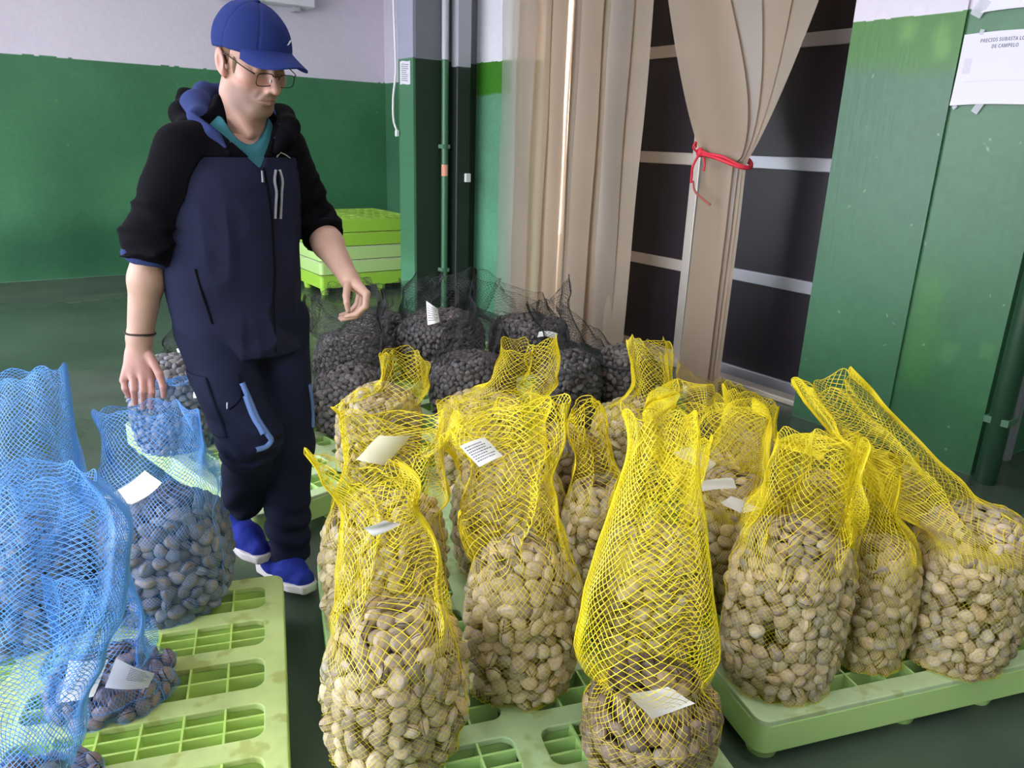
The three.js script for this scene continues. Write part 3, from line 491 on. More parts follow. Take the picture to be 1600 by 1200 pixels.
addBag('tall yellow net bag partly filled with brown clams, a curled white slip on them', 'yellow', 'brown', 1.04, -0.87, 0.15, 0.19, [[[0.879,0.429,-0.955], [1.113,0.456,-0.784], 0.115], [[0.924,0.584,-0.972], [1.118,0.608,-0.830], 0.09], [[0.973,0.713,-0.973], [1.118,0.727,-0.867], 0.06], [[1.020,0.815,-0.988], [1.146,0.819,-0.921], 0.055], [[1.021,0.894,-1.012], [1.182,0.864,-0.969], 0.05]], { who: 'partly filled yellow net bag', fold: 0.35, dense: 0.85 });
addBag('yellow net bag of pale clams at the left front corner of the right pallet', 'yellow', 'pale', 1.51, -0.885, 0.155, 0.42, [[[1.394,0.550,-0.962], [1.615,0.526,-0.800], 0.11], [[1.439,0.653,-0.954], [1.614,0.622,-0.801], 0.075], [[1.492,0.725,-0.965], [1.629,0.690,-0.815], 0.05], [[1.523,0.758,-0.991], [1.643,0.744,-0.830], 0.04]], { who: 'corner bag of the right pallet', size: 1.08, dense: 1.15 });
addBag('slimmer yellow net bag squeezed between two fuller ones on the right pallet', 'yellow', 'pale', 1.77, -0.8, 0.108, 0.35, [[[1.689,0.506,-0.870], [1.811,0.491,-0.756], 0.08], [[1.701,0.592,-0.886], [1.771,0.578,-0.785], 0.06], [[1.681,0.663,-0.925], [1.784,0.652,-0.801], 0.045]], { who: 'slim yellow net bag', size: 1.05, dense: 1.9 });
addBag('rightmost yellow net bag, its long net sweeping up towards the green wall', 'yellow', 'pale', 1.985, -0.675, 0.155, 0.43, [[[1.824,0.443,-0.808], [2.091,0.409,-0.575], 0.145], [[1.820,0.537,-0.848], [2.044,0.526,-0.660], 0.125], [[1.813,0.649,-0.965], [2.011,0.620,-0.808], 0.09], [[1.800,0.727,-1.099], [2.009,0.708,-0.946], 0.06], [[1.811,0.776,-1.153], [1.949,0.816,-1.051], 0.045]], { who: 'rightmost yellow net bag', size: 1.06, dense: 1.25 });
addBag('yellow net bag under slumped netting behind the slim bag of the right pallet', 'yellow', 'pale', 1.93, -1.07, 0.15, 0.37, [[[1.866,0.441,-1.137], [2.101,0.425,-0.940], 0.12], [[1.820,0.561,-1.146], [2.045,0.551,-0.931], 0.09], [[1.784,0.634,-1.148], [1.964,0.633,-0.916], 0.07], [[1.814,0.654,-1.026], [1.923,0.612,-0.872], 0.05]], { who: 'bag under slumped netting', fold: 1.5, dense: 2.2 });
addBag('yellow net bag in the back corner of the right pallet, behind the rightmost one', 'yellow', 'pale', 2.2, -1.0, 0.135, 0.37, [[[2.102,0.378,-1.063], [2.265,0.375,-0.919], 0.09], [[2.072,0.484,-1.086], [2.213,0.479,-0.932], 0.06], [[2.051,0.557,-1.101], [2.167,0.544,-0.941], 0.04]], { who: 'bag behind the rightmost one', dense: 1.4 });
addBag('yellow net bag with a large cream slip in its open top', 'yellow', 'pale', 0.79, -1.63, 0.17, 0.37, [[[0.680,0.470,-1.709], [0.928,0.500,-1.527], 0.12], [[0.698,0.612,-1.671], [0.901,0.653,-1.522], 0.06], [[0.686,0.690,-1.680], [0.920,0.692,-1.508], 0.05], [[0.670,0.753,-1.691], [0.953,0.717,-1.509], 0.04]], { who: 'bag with the cream slip' });
addBag('narrow yellow net bag standing between the second and the tall partly filled one', 'yellow', 'pale', 1.4, -1.45, 0.12, 0.34, [[[1.311,0.374,-1.494], [1.439,0.397,-1.400], 0.07], [[1.319,0.518,-1.488], [1.422,0.539,-1.413], 0.05], [[1.296,0.664,-1.505], [1.367,0.730,-1.453], 0.035]], { who: 'narrow yellow net bag' });
addBag('yellow net bag close behind the tall partly filled yellow one', 'yellow', 'pale', 1.29, -1.14, 0.145, 0.36, [[[1.173,0.440,-1.211], [1.353,0.457,-1.079], 0.1], [[1.206,0.595,-1.199], [1.361,0.608,-1.085], 0.06], [[1.260,0.716,-1.184], [1.418,0.701,-1.093], 0.05]], { who: 'bag behind the tall one' });
addBag('yellow net bag with wide open top, directly behind the bag with the printed slip', 'yellow', 'pale', 1.22, -1.66, 0.17, 0.37, [[[1.099,0.443,-1.736], [1.314,0.474,-1.579], 0.12], [[1.055,0.555,-1.768], [1.295,0.582,-1.593], 0.07], [[1.037,0.686,-1.782], [1.302,0.693,-1.587], 0.045]], { who: 'bag behind the second one' });
addBag('yellow net bag with bunched netting and two white slips, right of the tall one', 'yellow', 'pale', 1.69, -1.2, 0.15, 0.38, [[[1.539,0.478,-1.278], [1.734,0.473,-1.134], 0.11], [[1.463,0.613,-1.346], [1.735,0.606,-1.146], 0.08], [[1.468,0.700,-1.379], [1.748,0.694,-1.174], 0.07], [[1.590,0.737,-1.364], [1.770,0.706,-1.232], 0.06]], { who: 'yellow net bag with two white slips', fold: 1.3, dense: 2.0 });
addBag('brown net bag of dark clams wedged behind the narrow yellow bag', 'tan', 'brown', 1.54, -1.79, 0.14, 0.36, [[[1.462,0.381,-1.805], [1.566,0.386,-1.729], 0.05], [[1.470,0.460,-1.774], [1.528,0.467,-1.732], 0.03]], { who: 'bag of dark brown clams' });
addBag('yellow net bag with a short standing top, leftmost of those next to the black bags', 'yellow', 'pale', 1.2, -2.5, 0.165, 0.36, [[[1.168,0.375,-2.516], [1.348,0.404,-2.385], 0.1], [[1.190,0.506,-2.500], [1.348,0.518,-2.384], 0.06], [[1.197,0.640,-2.495], [1.360,0.600,-2.376], 0.045]], { who: 'short yellow net bag' });
addBag('yellow net bag with a tall straight top standing before the middle black bags', 'yellow', 'pale', 1.49, -2.22, 0.175, 0.37, [[[1.306,0.433,-2.291], [1.666,0.449,-2.027], 0.13], [[1.473,0.553,-2.169], [1.685,0.567,-2.014], 0.06], [[1.515,0.701,-2.138], [1.680,0.722,-2.017], 0.04]], { who: 'middle yellow net bag of the middle row' });
addBag('yellow net bag with a tapering top standing in front of the curtained door', 'yellow', 'pale', 1.95, -1.87, 0.165, 0.36, [[[1.857,0.397,-1.862], [2.069,0.381,-1.707], 0.11], [[1.899,0.560,-1.857], [2.027,0.548,-1.763], 0.06], [[1.878,0.740,-1.872], [2.003,0.708,-1.780], 0.045]], { who: 'yellow net bag before the curtained door' });
addBag('yellow net bag with a straight flag-like top edge, before the door threshold', 'yellow', 'pale', 2.02, -1.4, 0.155, 0.36, [[[1.915,0.416,-1.448], [2.098,0.389,-1.314], 0.1], [[1.931,0.556,-1.461], [2.087,0.502,-1.347], 0.04], [[1.922,0.682,-1.468], [2.075,0.605,-1.356], 0.03]], { who: 'yellow net bag by the right wall', fold: 0.5 });
addBag('small brownish yellow net bag at the foot of the tied curtain', 'tan', 'pale', 2.3, -1.62, 0.12, 0.3, [[[2.136,0.379,-1.782], [2.300,0.328,-1.662], 0.08], [[2.105,0.515,-1.805], [2.287,0.459,-1.672], 0.05], [[2.100,0.623,-1.808], [2.234,0.559,-1.710], 0.035]], { who: 'brownish net bag' });
// blue bags
addBag('blue net bag of grey clams, a curved white slip at its neck', 'blue', 'grey', 0.32, -2.02, 0.165, 0.34, [[[0.196,0.499,-2.137], [0.452,0.522,-1.950], 0.13], [[0.211,0.580,-2.127], [0.436,0.600,-1.962], 0.08], [[0.202,0.687,-2.158], [0.444,0.686,-2.030], 0.05]], { size: 1.22, who: 'blue bag with curved slip', fold: 0.5 });
addBag('tall blue net bag at the left edge, netting standing up straight, farther of two', 'blue', 'grey', -0.02, -2.1, 0.17, 0.3, [[[-0.062,0.442,-2.203], [0.150,0.470,-2.047], 0.12], [[-0.067,0.630,-2.231], [0.151,0.658,-2.071], 0.08], [[-0.056,0.778,-2.248], [0.159,0.828,-2.115], 0.05]], { size: 1.2, who: 'tall blue net bag', fold: 0.3 });
addBag('small low blue net bag with a few brown clams and two slips inside', 'blue', 'mauve', 0.12, -1.7, 0.135, 0.075, [[[0.018,0.260,-1.772], [0.196,0.306,-1.617], 0.1], [[0.020,0.337,-1.771], [0.192,0.361,-1.632], 0.06], [[0.028,0.445,-1.765], [0.180,0.452,-1.654], 0.035]], { size: 1.2, who: 'low blue net bag', fold: 0.8 });
addBag('nearest blue net bag, standing open and almost empty at the bottom left', 'blue', 'mauve', -0.06, -1.43, 0.13, 0.06, [[[-0.152,0.249,-1.525], [0.040,0.271,-1.359], 0.09], [[-0.147,0.374,-1.534], [0.049,0.384,-1.377], 0.07], [[-0.140,0.481,-1.541], [0.091,0.464,-1.371], 0.06], [[-0.122,0.590,-1.553], [0.137,0.598,-1.362], 0.05], [[-0.103,0.711,-1.563], [0.160,0.730,-1.371], 0.05], [[-0.080,0.793,-1.571], [0.124,0.815,-1.421], 0.045]], { size: 1.2, who: 'nearest blue net bag', fold: 0.4 });
addBag('blue net bag of grey clams below the right hand of the man', 'blue', 'grey', 0.6, -3.2, 0.165, 0.4, [[[0.525,0.379,-3.235], [0.718,0.393,-3.094], 0.1], [[0.576,0.470,-3.198], [0.713,0.470,-3.098], 0.05]], { size: 1.05, who: 'blue net bag beside the hand' });
addBag('black net bag of tan clams half hidden behind the right thigh of the man', 'black', 'pale', 0.87, -2.98, 0.12, 0.36, [[[0.712,0.440,-3.011], [0.837,0.445,-2.920], 0.06], [[0.737,0.494,-2.993], [0.820,0.498,-2.933], 0.03]], { who: 'black net bag behind the thigh' });
addBag('black net bag of tan clams standing farthest back on the pale pallet', 'black', 'brown', 0.8, -3.5, 0.15, 0.32, [[[0.641,0.494,-3.498], [0.803,0.515,-3.379], 0.06], [[0.662,0.547,-3.482], [0.783,0.558,-3.393], 0.03]], { who: 'black net bag at the back of the pale pallet' });
// black bags
const blackGroup = 'black net bags heaped before the door';
addBag('black net bag of dark clams right beside the left thigh of the man', 'black', 'dark', 1.32, -3.02, 0.185, 0.28, [[[1.196,0.339,-3.091], [1.382,0.371,-2.954], 0.1], [[1.136,0.573,-3.134], [1.432,0.586,-2.918], 0.07], [[1.165,0.717,-3.113], [1.434,0.701,-2.917], 0.05]], { group: blackGroup, size: 0.98, who: 'black net bag beside the man', fold: 1.3 });
addBag('black net bag of dark clams behind the left hand of the man', 'black', 'dark', 1.62, -3.66, 0.21, 0.28, [[[1.483,0.268,-3.811], [1.738,0.304,-3.624], 0.13], [[1.434,0.452,-3.846], [1.798,0.538,-3.580], 0.1], [[1.468,0.611,-3.821], [1.772,0.675,-3.598], 0.05]], { group: blackGroup, size: 0.98, who: 'black net bag behind the left hand', fold: 1.4 });
addBag('black net bag heaped highest with dark clams, a white slip sticking up on it', 'black', 'dark', 2.1, -3.55, 0.245, 0.36, [[[1.922,0.379,-3.674], [2.313,0.422,-3.388], 0.16], [[1.909,0.525,-3.684], [2.239,0.593,-3.443], 0.1], [[1.953,0.652,-3.652], [2.251,0.718,-3.433], 0.05]], { group: blackGroup, size: 0.98, who: 'highest heaped black net bag', fold: 1.5 });
addBag('black net bag of dark clams under thick netting before the loose curtain', 'black', 'dark', 2.62, -3.42, 0.24, 0.31, [[[2.499,0.304,-3.624], [2.874,0.280,-3.349], 0.16], [[2.388,0.456,-3.705], [2.790,0.434,-3.411], 0.1], [[2.416,0.657,-3.684], [2.756,0.510,-3.435], 0.05]], { group: blackGroup, size: 0.98, who: 'black net bag before the loose curtain', fold: 1.5 });
addBag('black net bag of dark clams in the middle, partly behind yellow netting', 'black', 'dark', 1.88, -2.88, 0.205, 0.31, [[[1.802,0.360,-2.957], [2.037,0.380,-2.785], 0.11], [[1.764,0.501,-2.984], [2.008,0.542,-2.806], 0.08], [[1.788,0.626,-2.967], [2.007,0.604,-2.807], 0.05]], { group: blackGroup, size: 0.98, who: 'black net bag behind the yellow netting', fold: 1.3 });
addBag('full black net bag of dark clams standing left of its twin before the door', 'black', 'dark', 2.16, -2.5, 0.155, 0.37, [[[2.094,0.452,-2.557], [2.289,0.475,-2.414], 0.1], [[2.093,0.543,-2.619], [2.210,0.578,-2.533], 0.06], [[2.048,0.664,-2.714], [2.209,0.805,-2.597], 0.04]], { group: blackGroup, size: 0.98, who: 'left twin black net bag', fold: 1.3 });
addBag('full black net bag of dark clams closest to the door, right of its twin', 'black', 'dark', 2.45, -2.44, 0.15, 0.38, [[[2.344,0.431,-2.560], [2.523,0.445,-2.428], 0.1], [[2.287,0.477,-2.663], [2.513,0.449,-2.497], 0.05], [[2.256,0.668,-2.748], [2.485,0.455,-2.580], 0.035]], { group: blackGroup, size: 0.98, who: 'right twin black net bag', fold: 1.1 });
addBag('black net bag of dark clams in the back corner of the heap below the pillar', 'black', 'dark', 1.98, -4.1, 0.2, 0.26, [[[1.917,0.231,-4.174], [2.173,0.282,-3.986], 0.12], [[1.984,0.375,-4.125], [2.269,0.467,-3.916], 0.08], [[2.018,0.535,-4.100], [2.300,0.625,-3.894], 0.05]], { group: blackGroup, size: 0.98, who: 'black net bag below the pillar', fold: 1.5 });
for (const b of bags) { packClams(b); netBag(b); }
// the 300 clams that show largest stand for themselves; the rest of the filling is one mass
{
  const eye = camera.position; camera.updateMatrixWorld(true); camera.updateProjectionMatrix();
  const hidden = (c) => bags.some((b) => {
    if (b === c.bag) return false;
    for (const s of [0.2, 0.5, 0.8]) { const ctr = V(b.x, DECK + b.h * s, b.z), d = c.p.clone().sub(eye), L = d.length(); d.divideScalar(L); const t = ctr.clone().sub(eye).dot(d); if (t > 0.2 && t < L - 0.02 && ctr.distanceTo(eye.clone().addScaledVector(d, t)) < b.r * profile(s) * 0.97) return true; }
    return false;
  });
  const legs = (c) => false;
  const cand = clams.filter((c) => { if (c.deep > 0.022) return false; const v = eye.clone().sub(c.p), L = v.length(); if (c.n.dot(v.divideScalar(L)) < 0.28) return false; const q = c.p.clone().project(camera); c.size2 = c.s.x / L; return Math.abs(q.x) < 0.985 && Math.abs(q.y) < 0.985 && !hidden(c) && !legs(c); });
  cand.sort((a, b) => b.size2 - a.size2);
  const single = new Set(cand.slice(0, 300));
  const mats = {};
  const named = [];
  const words = { pale: 'pale tan', brown: 'brown', grey: 'grey', dark: 'dark', mauve: 'purplish brown' };
  for (const c of single) {
    const lum = (c.color[0] + c.color[1] + c.color[2]) / 3, base = TONES[c.bag.tone].c, k = clamp(Math.round(lum / ((base[0] + base[1] + base[2]) / 3) * 5), 2, c.bag.tone === 'pale' ? 7 : 9), key = c.bag.tone + k;
    mats[key] ??= new THREE.MeshStandardMaterial({ vertexColors: true, roughness: 0.5, color: new THREE.Color(base[0] * k / 5, base[1] * k / 5, base[2] * k / 5) });
    const m = mesh('clam', clamGeometry, mats[key]); m.position.copy(c.p); m.quaternion.copy(c.q); m.scale.copy(c.s);
    const tone = k < 5 ? 'darker' : k > 5 ? 'lighter' : 'middling', hgt = ['bottom', 'lower', 'middle', 'upper', 'top'][clamp(Math.floor((c.p.y - DECK) / c.bag.h * 5), 0, 4)], across = clamp(Math.floor(((c.p.x - c.bag.x) * RIGHT.x + (c.p.z - c.bag.z) * RIGHT.z) / c.bag.r * 2.5 + 2.5), 0, 4);
    const tilt = Math.abs(V(0, 0, 1).applyQuaternion(c.q).dot(eye.clone().sub(c.p).normalize())), pose = tilt > 0.75 ? 'broadside' : tilt > 0.4 ? 'tilted' : 'edge-on';
    named.push([c.s.x, m]);
    tag(m, `${tone} ${words[c.bag.tone]} clam, ${pose}, ${hgt} ${['far left', 'left', 'centre', 'right', 'far right'][across]} of the ${c.bag.who}`, 'clam', `clams in the ${c.bag.who}`);
  }
  const same = new Map(); for (const e of named) { const l = e[1].userData.label; same.has(l) ? same.get(l).push(e) : same.set(l, [e]); }
  for (const [l, list] of same) if (list.length > 1) { list.sort((a, b) => b[0] - a[0]); const size = list.length === 2 ? ['larger', 'smaller'] : list.length === 3 ? ['largest', 'medium', 'smallest'] : []; list.forEach((e, i) => { if (size[i]) e[1].userData.label = `${size[i]} ${l}`; }); }
  const rest = clams.filter((c) => !single.has(c));
  const im = new THREE.InstancedMesh(clamGeometry, new THREE.MeshStandardMaterial({ vertexColors: true, roughness: 0.5 }), rest.length);
  const M = new THREE.Matrix4(), K = new THREE.Color();
  rest.forEach((c, i) => { M.compose(c.p, c.q, c.s); im.setMatrixAt(i, M); K.setRGB(...c.color); im.setColorAt(i, K); });
  im.castShadow = im.receiveShadow = true; im.name = 'clam_filling'; im.userData = { label: 'mass of tan, grey and dark clams filling the net bags', category: 'clams', kind: 'stuff' }; scene.add(im);
  console.log('clams', clams.length, 'single', single.size);
}

// ---------------------------------------------------------------- paper slips in the bags
const slipPlain = std([0.86, 0.85, 0.8], 0.75, { side: THREE.DoubleSide }), slipCream = std([0.82, 0.78, 0.55], 0.75, { side: THREE.DoubleSide });
const slipMap = canvasMap(256, 160, (g) => { g.fillStyle = '#f2efe6'; g.fillRect(0, 0, 256, 160); printLines(g, 20, 22, 215, 120, 7); });
const slipPrinted = new THREE.MeshStandardMaterial({ map: slipMap, roughness: 0.75, side: THREE.DoubleSide });
const slipMap2 = canvasMap(256, 160, (g) => { g.fillStyle = '#b9bcc8'; g.fillRect(0, 0, 256, 160); printLines(g, 100, 16, 140, 90, 8); });
const slipGrey = new THREE.MeshStandardMaterial({ map: slipMap2, roughness: 0.75, side: THREE.DoubleSide });
function slip(label, tl, tr, br, bl, curl, m) {
  const A = V(...tl), B = V(...tr), C = V(...br), E = V(...bl), n = B.clone().sub(A).cross(E.clone().sub(A)).normalize().negate(), c = A.clone().add(B).add(C).add(E).multiplyScalar(0.25);
  const g = grid(16, 10, (u, v) => { const p = E.clone().lerp(C, u).lerp(A.clone().lerp(B, u), v); p.addScaledVector(n, curl * (1 - 4 * (u - 0.5) ** 2) + 0.002 * Math.sin(7 * v + 3 * u)).sub(c); return [p.x, p.y, p.z]; });
  const o = mesh('paper_slip', g, m); o.position.copy(c); return tag(o, label, 'paper slip');
}
slip('large cream paper slip in the open top of a yellow bag', [0.738,0.718,-1.542], [0.820,0.705,-1.531], [0.742,0.649,-1.514], [0.675,0.670,-1.539], 0.012, slipCream);
slip('small white slip of paper in the neck of the front left yellow bag', [0.541,0.678,-1.215], [0.580,0.690,-1.199], [0.615,0.672,-1.198], [0.559,0.660,-1.202], 0.006, slipPlain);
slip('printed white slip in the neck of the second yellow bag of the front row', [0.799,0.772,-1.274], [0.853,0.787,-1.259], [0.875,0.753,-1.218], [0.823,0.733,-1.232], 0.008, slipPrinted);
slip('pale slip under bunched yellow netting, highest of the three slips right of the tall bag', [1.343,0.681,-1.148], [1.413,0.683,-1.146], [1.448,0.648,-1.096], [1.414,0.632,-1.096], 0.006, slipCream);
slip('flat white slip on clams right of the tall yellow bag, middle of three', [1.415,0.596,-1.120], [1.518,0.593,-1.094], [1.515,0.572,-1.072], [1.409,0.579,-1.100], 0.004, slipPlain);
slip('curved white slip on clams right of the tall yellow bag, lowest of three', [1.449,0.550,-1.071], [1.486,0.560,-1.068], [1.552,0.528,-1.020], [1.475,0.532,-1.027], -0.008, slipPlain);
slip('curled white slip lying on the brown clams of the tall partly filled yellow bag', [0.898,0.402,-0.818], [1.000,0.379,-0.805], [1.030,0.358,-0.758], [0.924,0.360,-0.774], -0.016, slipPlain);
slip('curved bright white slip at the neck of the blue bag of grey clams', [0.177,0.537,-1.928], [0.274,0.595,-1.907], [0.306,0.563,-1.883], [0.232,0.526,-1.875], -0.016, slipPlain);
slip('white slip behind blue netting in the nearly empty blue bag', [0.043,0.296,-1.654], [0.115,0.287,-1.626], [0.074,0.229,-1.595], [0.011,0.218,-1.629], 0.006, slipPlain);
slip('grey printed slip inside the nearly empty blue bag beside the white one', [0.127,0.307,-1.593], [0.194,0.253,-1.569], [0.176,0.232,-1.557], [0.096,0.254,-1.578], 0.012, slipGrey);
slip('crumpled white slip standing on the highest heap of dark clams', [1.918,0.594,-3.405], [1.967,0.555,-3.369], [1.965,0.487,-3.345], [1.914,0.468,-3.383], 0.02, slipPrinted);
slip('pale slip lying under black netting near the loose curtain', [2.537,0.391,-3.224], [2.624,0.387,-3.160], [2.582,0.366,-3.129], [2.501,0.374,-3.188], 0.01, slipPlain);
slip('small white slip on the blue bag beside the thigh of the man', [0.621,0.483,-2.892], [0.652,0.494,-2.870], [0.638,0.439,-2.855], [0.611,0.438,-2.875], 0.008, slipPlain);
slip('tiny white slip at the hem of the jacket on the farthest tan bag', [0.643,0.538,-3.248], [0.668,0.553,-3.230], [0.663,0.528,-3.233], [0.648,0.522,-3.245], 0.006, slipPlain);

// ---------------------------------------------------------------- the man: signed distances joined smoothly, meshed on grids
const smin = (a, b, k) => { const h = Math.max(k - Math.abs(a - b), 0) / k; return Math.min(a, b) - h * h * k * 0.25; };
const smax = (a, b, k) => -smin(-a, -b, k);
function cone(x, y, z, a, b, ra, rb) {         // round cone between two joints
  const bx = b[0] - a[0], by = b[1] - a[1], bz = b[2] - a[2], px = x - a[0], py = y - a[1], pz = z - a[2];
  const t = clamp((px * bx + py * by + pz * bz) / (bx * bx + by * by + bz * bz), 0, 1);
  return Math.hypot(px - bx * t, py - by * t, pz - bz * t) - (ra + (rb - ra) * t);
}
function ell(x, y, z, cx, cy, cz, a, b, c) { const px = (x - cx) / a, py = (y - cy) / b, pz = (z - cz) / c; const k0 = Math.hypot(px, py, pz), k1 = Math.hypot(px / a, py / b, pz / c); return k1 < 1e-9 ? -Math.min(a, b, c) : k0 * (k0 - 1) / k1; }
function chain(x, y, z, pts, k) { let d = 1e9; for (let i = 0; i < pts.length - 1; i++) d = smin(d, cone(x, y, z, pts[i], pts[i + 1], pts[i][3], pts[i + 1][3]), k); return d; }
function netMesh(f, lo, hi, h, colorOf) {      // surface nets with normals from the field
  const n = [0, 1, 2].map((i) => Math.ceil((hi[i] - lo[i]) / h) + 1), [nx, ny, nz] = n, F = new Float32Array(nx * ny * nz), B = 4;
  for (let k = 0; k < nz; k += B) for (let j = 0; j < ny; j += B) for (let i = 0; i < nx; i += B) {
    const c = f(lo[0] + (i + 1.5) * h, lo[1] + (j + 1.5) * h, lo[2] + (k + 1.5) * h), far = Math.abs(c) > h * 6.5;
    for (let c2 = k; c2 < Math.min(nz, k + B); c2++) for (let b = j; b < Math.min(ny, j + B); b++) for (let a = i; a < Math.min(nx, i + B); a++) F[a + nx * (b + ny * c2)] = far ? c : f(lo[0] + a * h, lo[1] + b * h, lo[2] + c2 * h);
  }
  const id = new Int32Array(F.length).fill(-1), P = [], I = [], e8 = [0, 1, nx, nx + 1, nx * ny, nx * ny + 1, nx * ny + nx, nx * ny + nx + 1];
  const edges = [[0, 1], [2, 3], [4, 5], [6, 7], [0, 2], [1, 3], [4, 6], [5, 7], [0, 4], [1, 5], [2, 6], [3, 7]];
  for (let k = 0; k < nz - 1; k++) for (let j = 0; j < ny - 1; j++) for (let i = 0; i < nx - 1; i++) {
    const o = i + nx * (j + ny * k); let m = 0; for (let q = 0; q < 8; q++) if (F[o + e8[q]] < 0) m |= 1 << q; if (m === 0 || m === 255) continue;
    let sx = 0, sy = 0, sz = 0, c = 0;
    for (const [a, b] of edges) { const fa = F[o + e8[a]], fb = F[o + e8[b]]; if ((fa < 0) === (fb < 0)) continue; const t = fa / (fa - fb); sx += lerp(a & 1, b & 1, t); sy += lerp((a >> 1) & 1, (b >> 1) & 1, t); sz += lerp((a >> 2) & 1, (b >> 2) & 1, t); c++; }
    id[o] = P.length / 3; P.push(lo[0] + (i + sx / c) * h, lo[1] + (j + sy / c) * h, lo[2] + (k + sz / c) * h);
  }
  const quad = (a, b, c, d, flip) => { if (a < 0 || b < 0 || c < 0 || d < 0) return; flip ? I.push(a, c, b, a, d, c) : I.push(a, b, c, a, c, d); };
  const X = 1, Y = nx, Z = nx * ny;
  for (let k = 1; k < nz - 1; k++) for (let j = 1; j < ny - 1; j++) for (let i = 1; i < nx - 1; i++) {
    const o = i + nx * (j + ny * k), s = F[o] < 0;
    if (s !== F[o + X] < 0) quad(id[o - Y - Z], id[o - Z], id[o], id[o - Y], !s);
    if (s !== F[o + Y] < 0) quad(id[o - X - Z], id[o - X], id[o], id[o - Z], !s);
    if (s !== F[o + Z] < 0) quad(id[o - X - Y], id[o - Y], id[o], id[o - X], !s);
  }
  const N = new Float32Array(P.length), e = h * 0.5, v = V(0, 0, 0);
  for (let i = 0; i < P.length; i += 3) { const [x, y, z] = [P[i], P[i + 1], P[i + 2]]; v.set(f(x + e, y, z) - f(x - e, y, z), f(x, y + e, z) - f(x, y - e, z), f(x, y, z + e) - f(x, y, z - e)).normalize(); N.set([v.x, v.y, v.z], i); }
  const g = new THREE.BufferGeometry(); g.setAttribute('position', new THREE.Float32BufferAttribute(P, 3)); g.setAttribute('normal', new THREE.BufferAttribute(N, 3)); g.setIndex(I);
  if (colorOf) { const C = new Float32Array(P.length); for (let i = 0; i < P.length; i += 3) C.set(colorOf(P[i], P[i + 1], P[i + 2]), i); g.setAttribute('color', new THREE.BufferAttribute(C, 3)); }
  return g;
}
function thickSheet(nu, nv, f, t) {            // closed sheet of thickness t(u, v) along y, from f(u, v)
  const top = grid(nu, nv, f), bot = grid(nu, nv, (u, v) => { const p = f(u, v); return [p[0], p[1] - t, p[2]]; }), I = bot.index.array; for (let i = 0; i < I.length; i += 3) [I[i], I[i + 1]] = [I[i + 1], I[i]]; bot.computeVertexNormals();
  const rim = []; for (let i = 0; i <= nu; i++) rim.push([i / nu, 0]); for (let j = 1; j <= nv; j++) rim.push([1, j / nv]); for (let i = nu - 1; i >= 0; i--) rim.push([i / nu, 1]); for (let j = nv - 1; j >= 1; j--) rim.push([0, j / nv]); rim.push([0, 0]);
  const edge = grid(rim.length - 1, 1, (u, v) => { const r = rim[Math.round(u * (rim.length - 1))], p = f(r[0], r[1]); return [p[0], p[1] - t * (1 - v), p[2]]; });
  return mergeGeometries([top, bot, edge]);
}
const man = thing('person', 'man in blue cap, glasses and navy hooded fleece, walking between the net bags', 'person', [0.66, 0, -2.2], -0.632);
const FACE = V(0.643, 0, 0.766), SIDE = V(0.766, 0, -0.643);       // where his chest points; towards his left side
// joints in his own axes: x to the right of the picture, y up, z towards the photographer
const J = {
  neck: [0.0, 1.43, -0.02], shR: [-0.12, 1.35, 0.1], shL: [0.078, 1.355, -0.11], elR: [-0.224, 1.1, 0.125], elL: [0.155, 1.14, -0.16],
  wrR: [-0.287,0.841,0.120], wrL: [0.285,1.007,0.000],
  hipR: [-0.115, 0.86, 0.06], hipL: [0.05, 0.86, -0.06], knR: [0.005, 0.56, 0.13], knL: [0.07, 0.47, -0.01], anR: [-0.115, 0.2, -0.06], anL: [0.052, 0.1, 0.0],
};
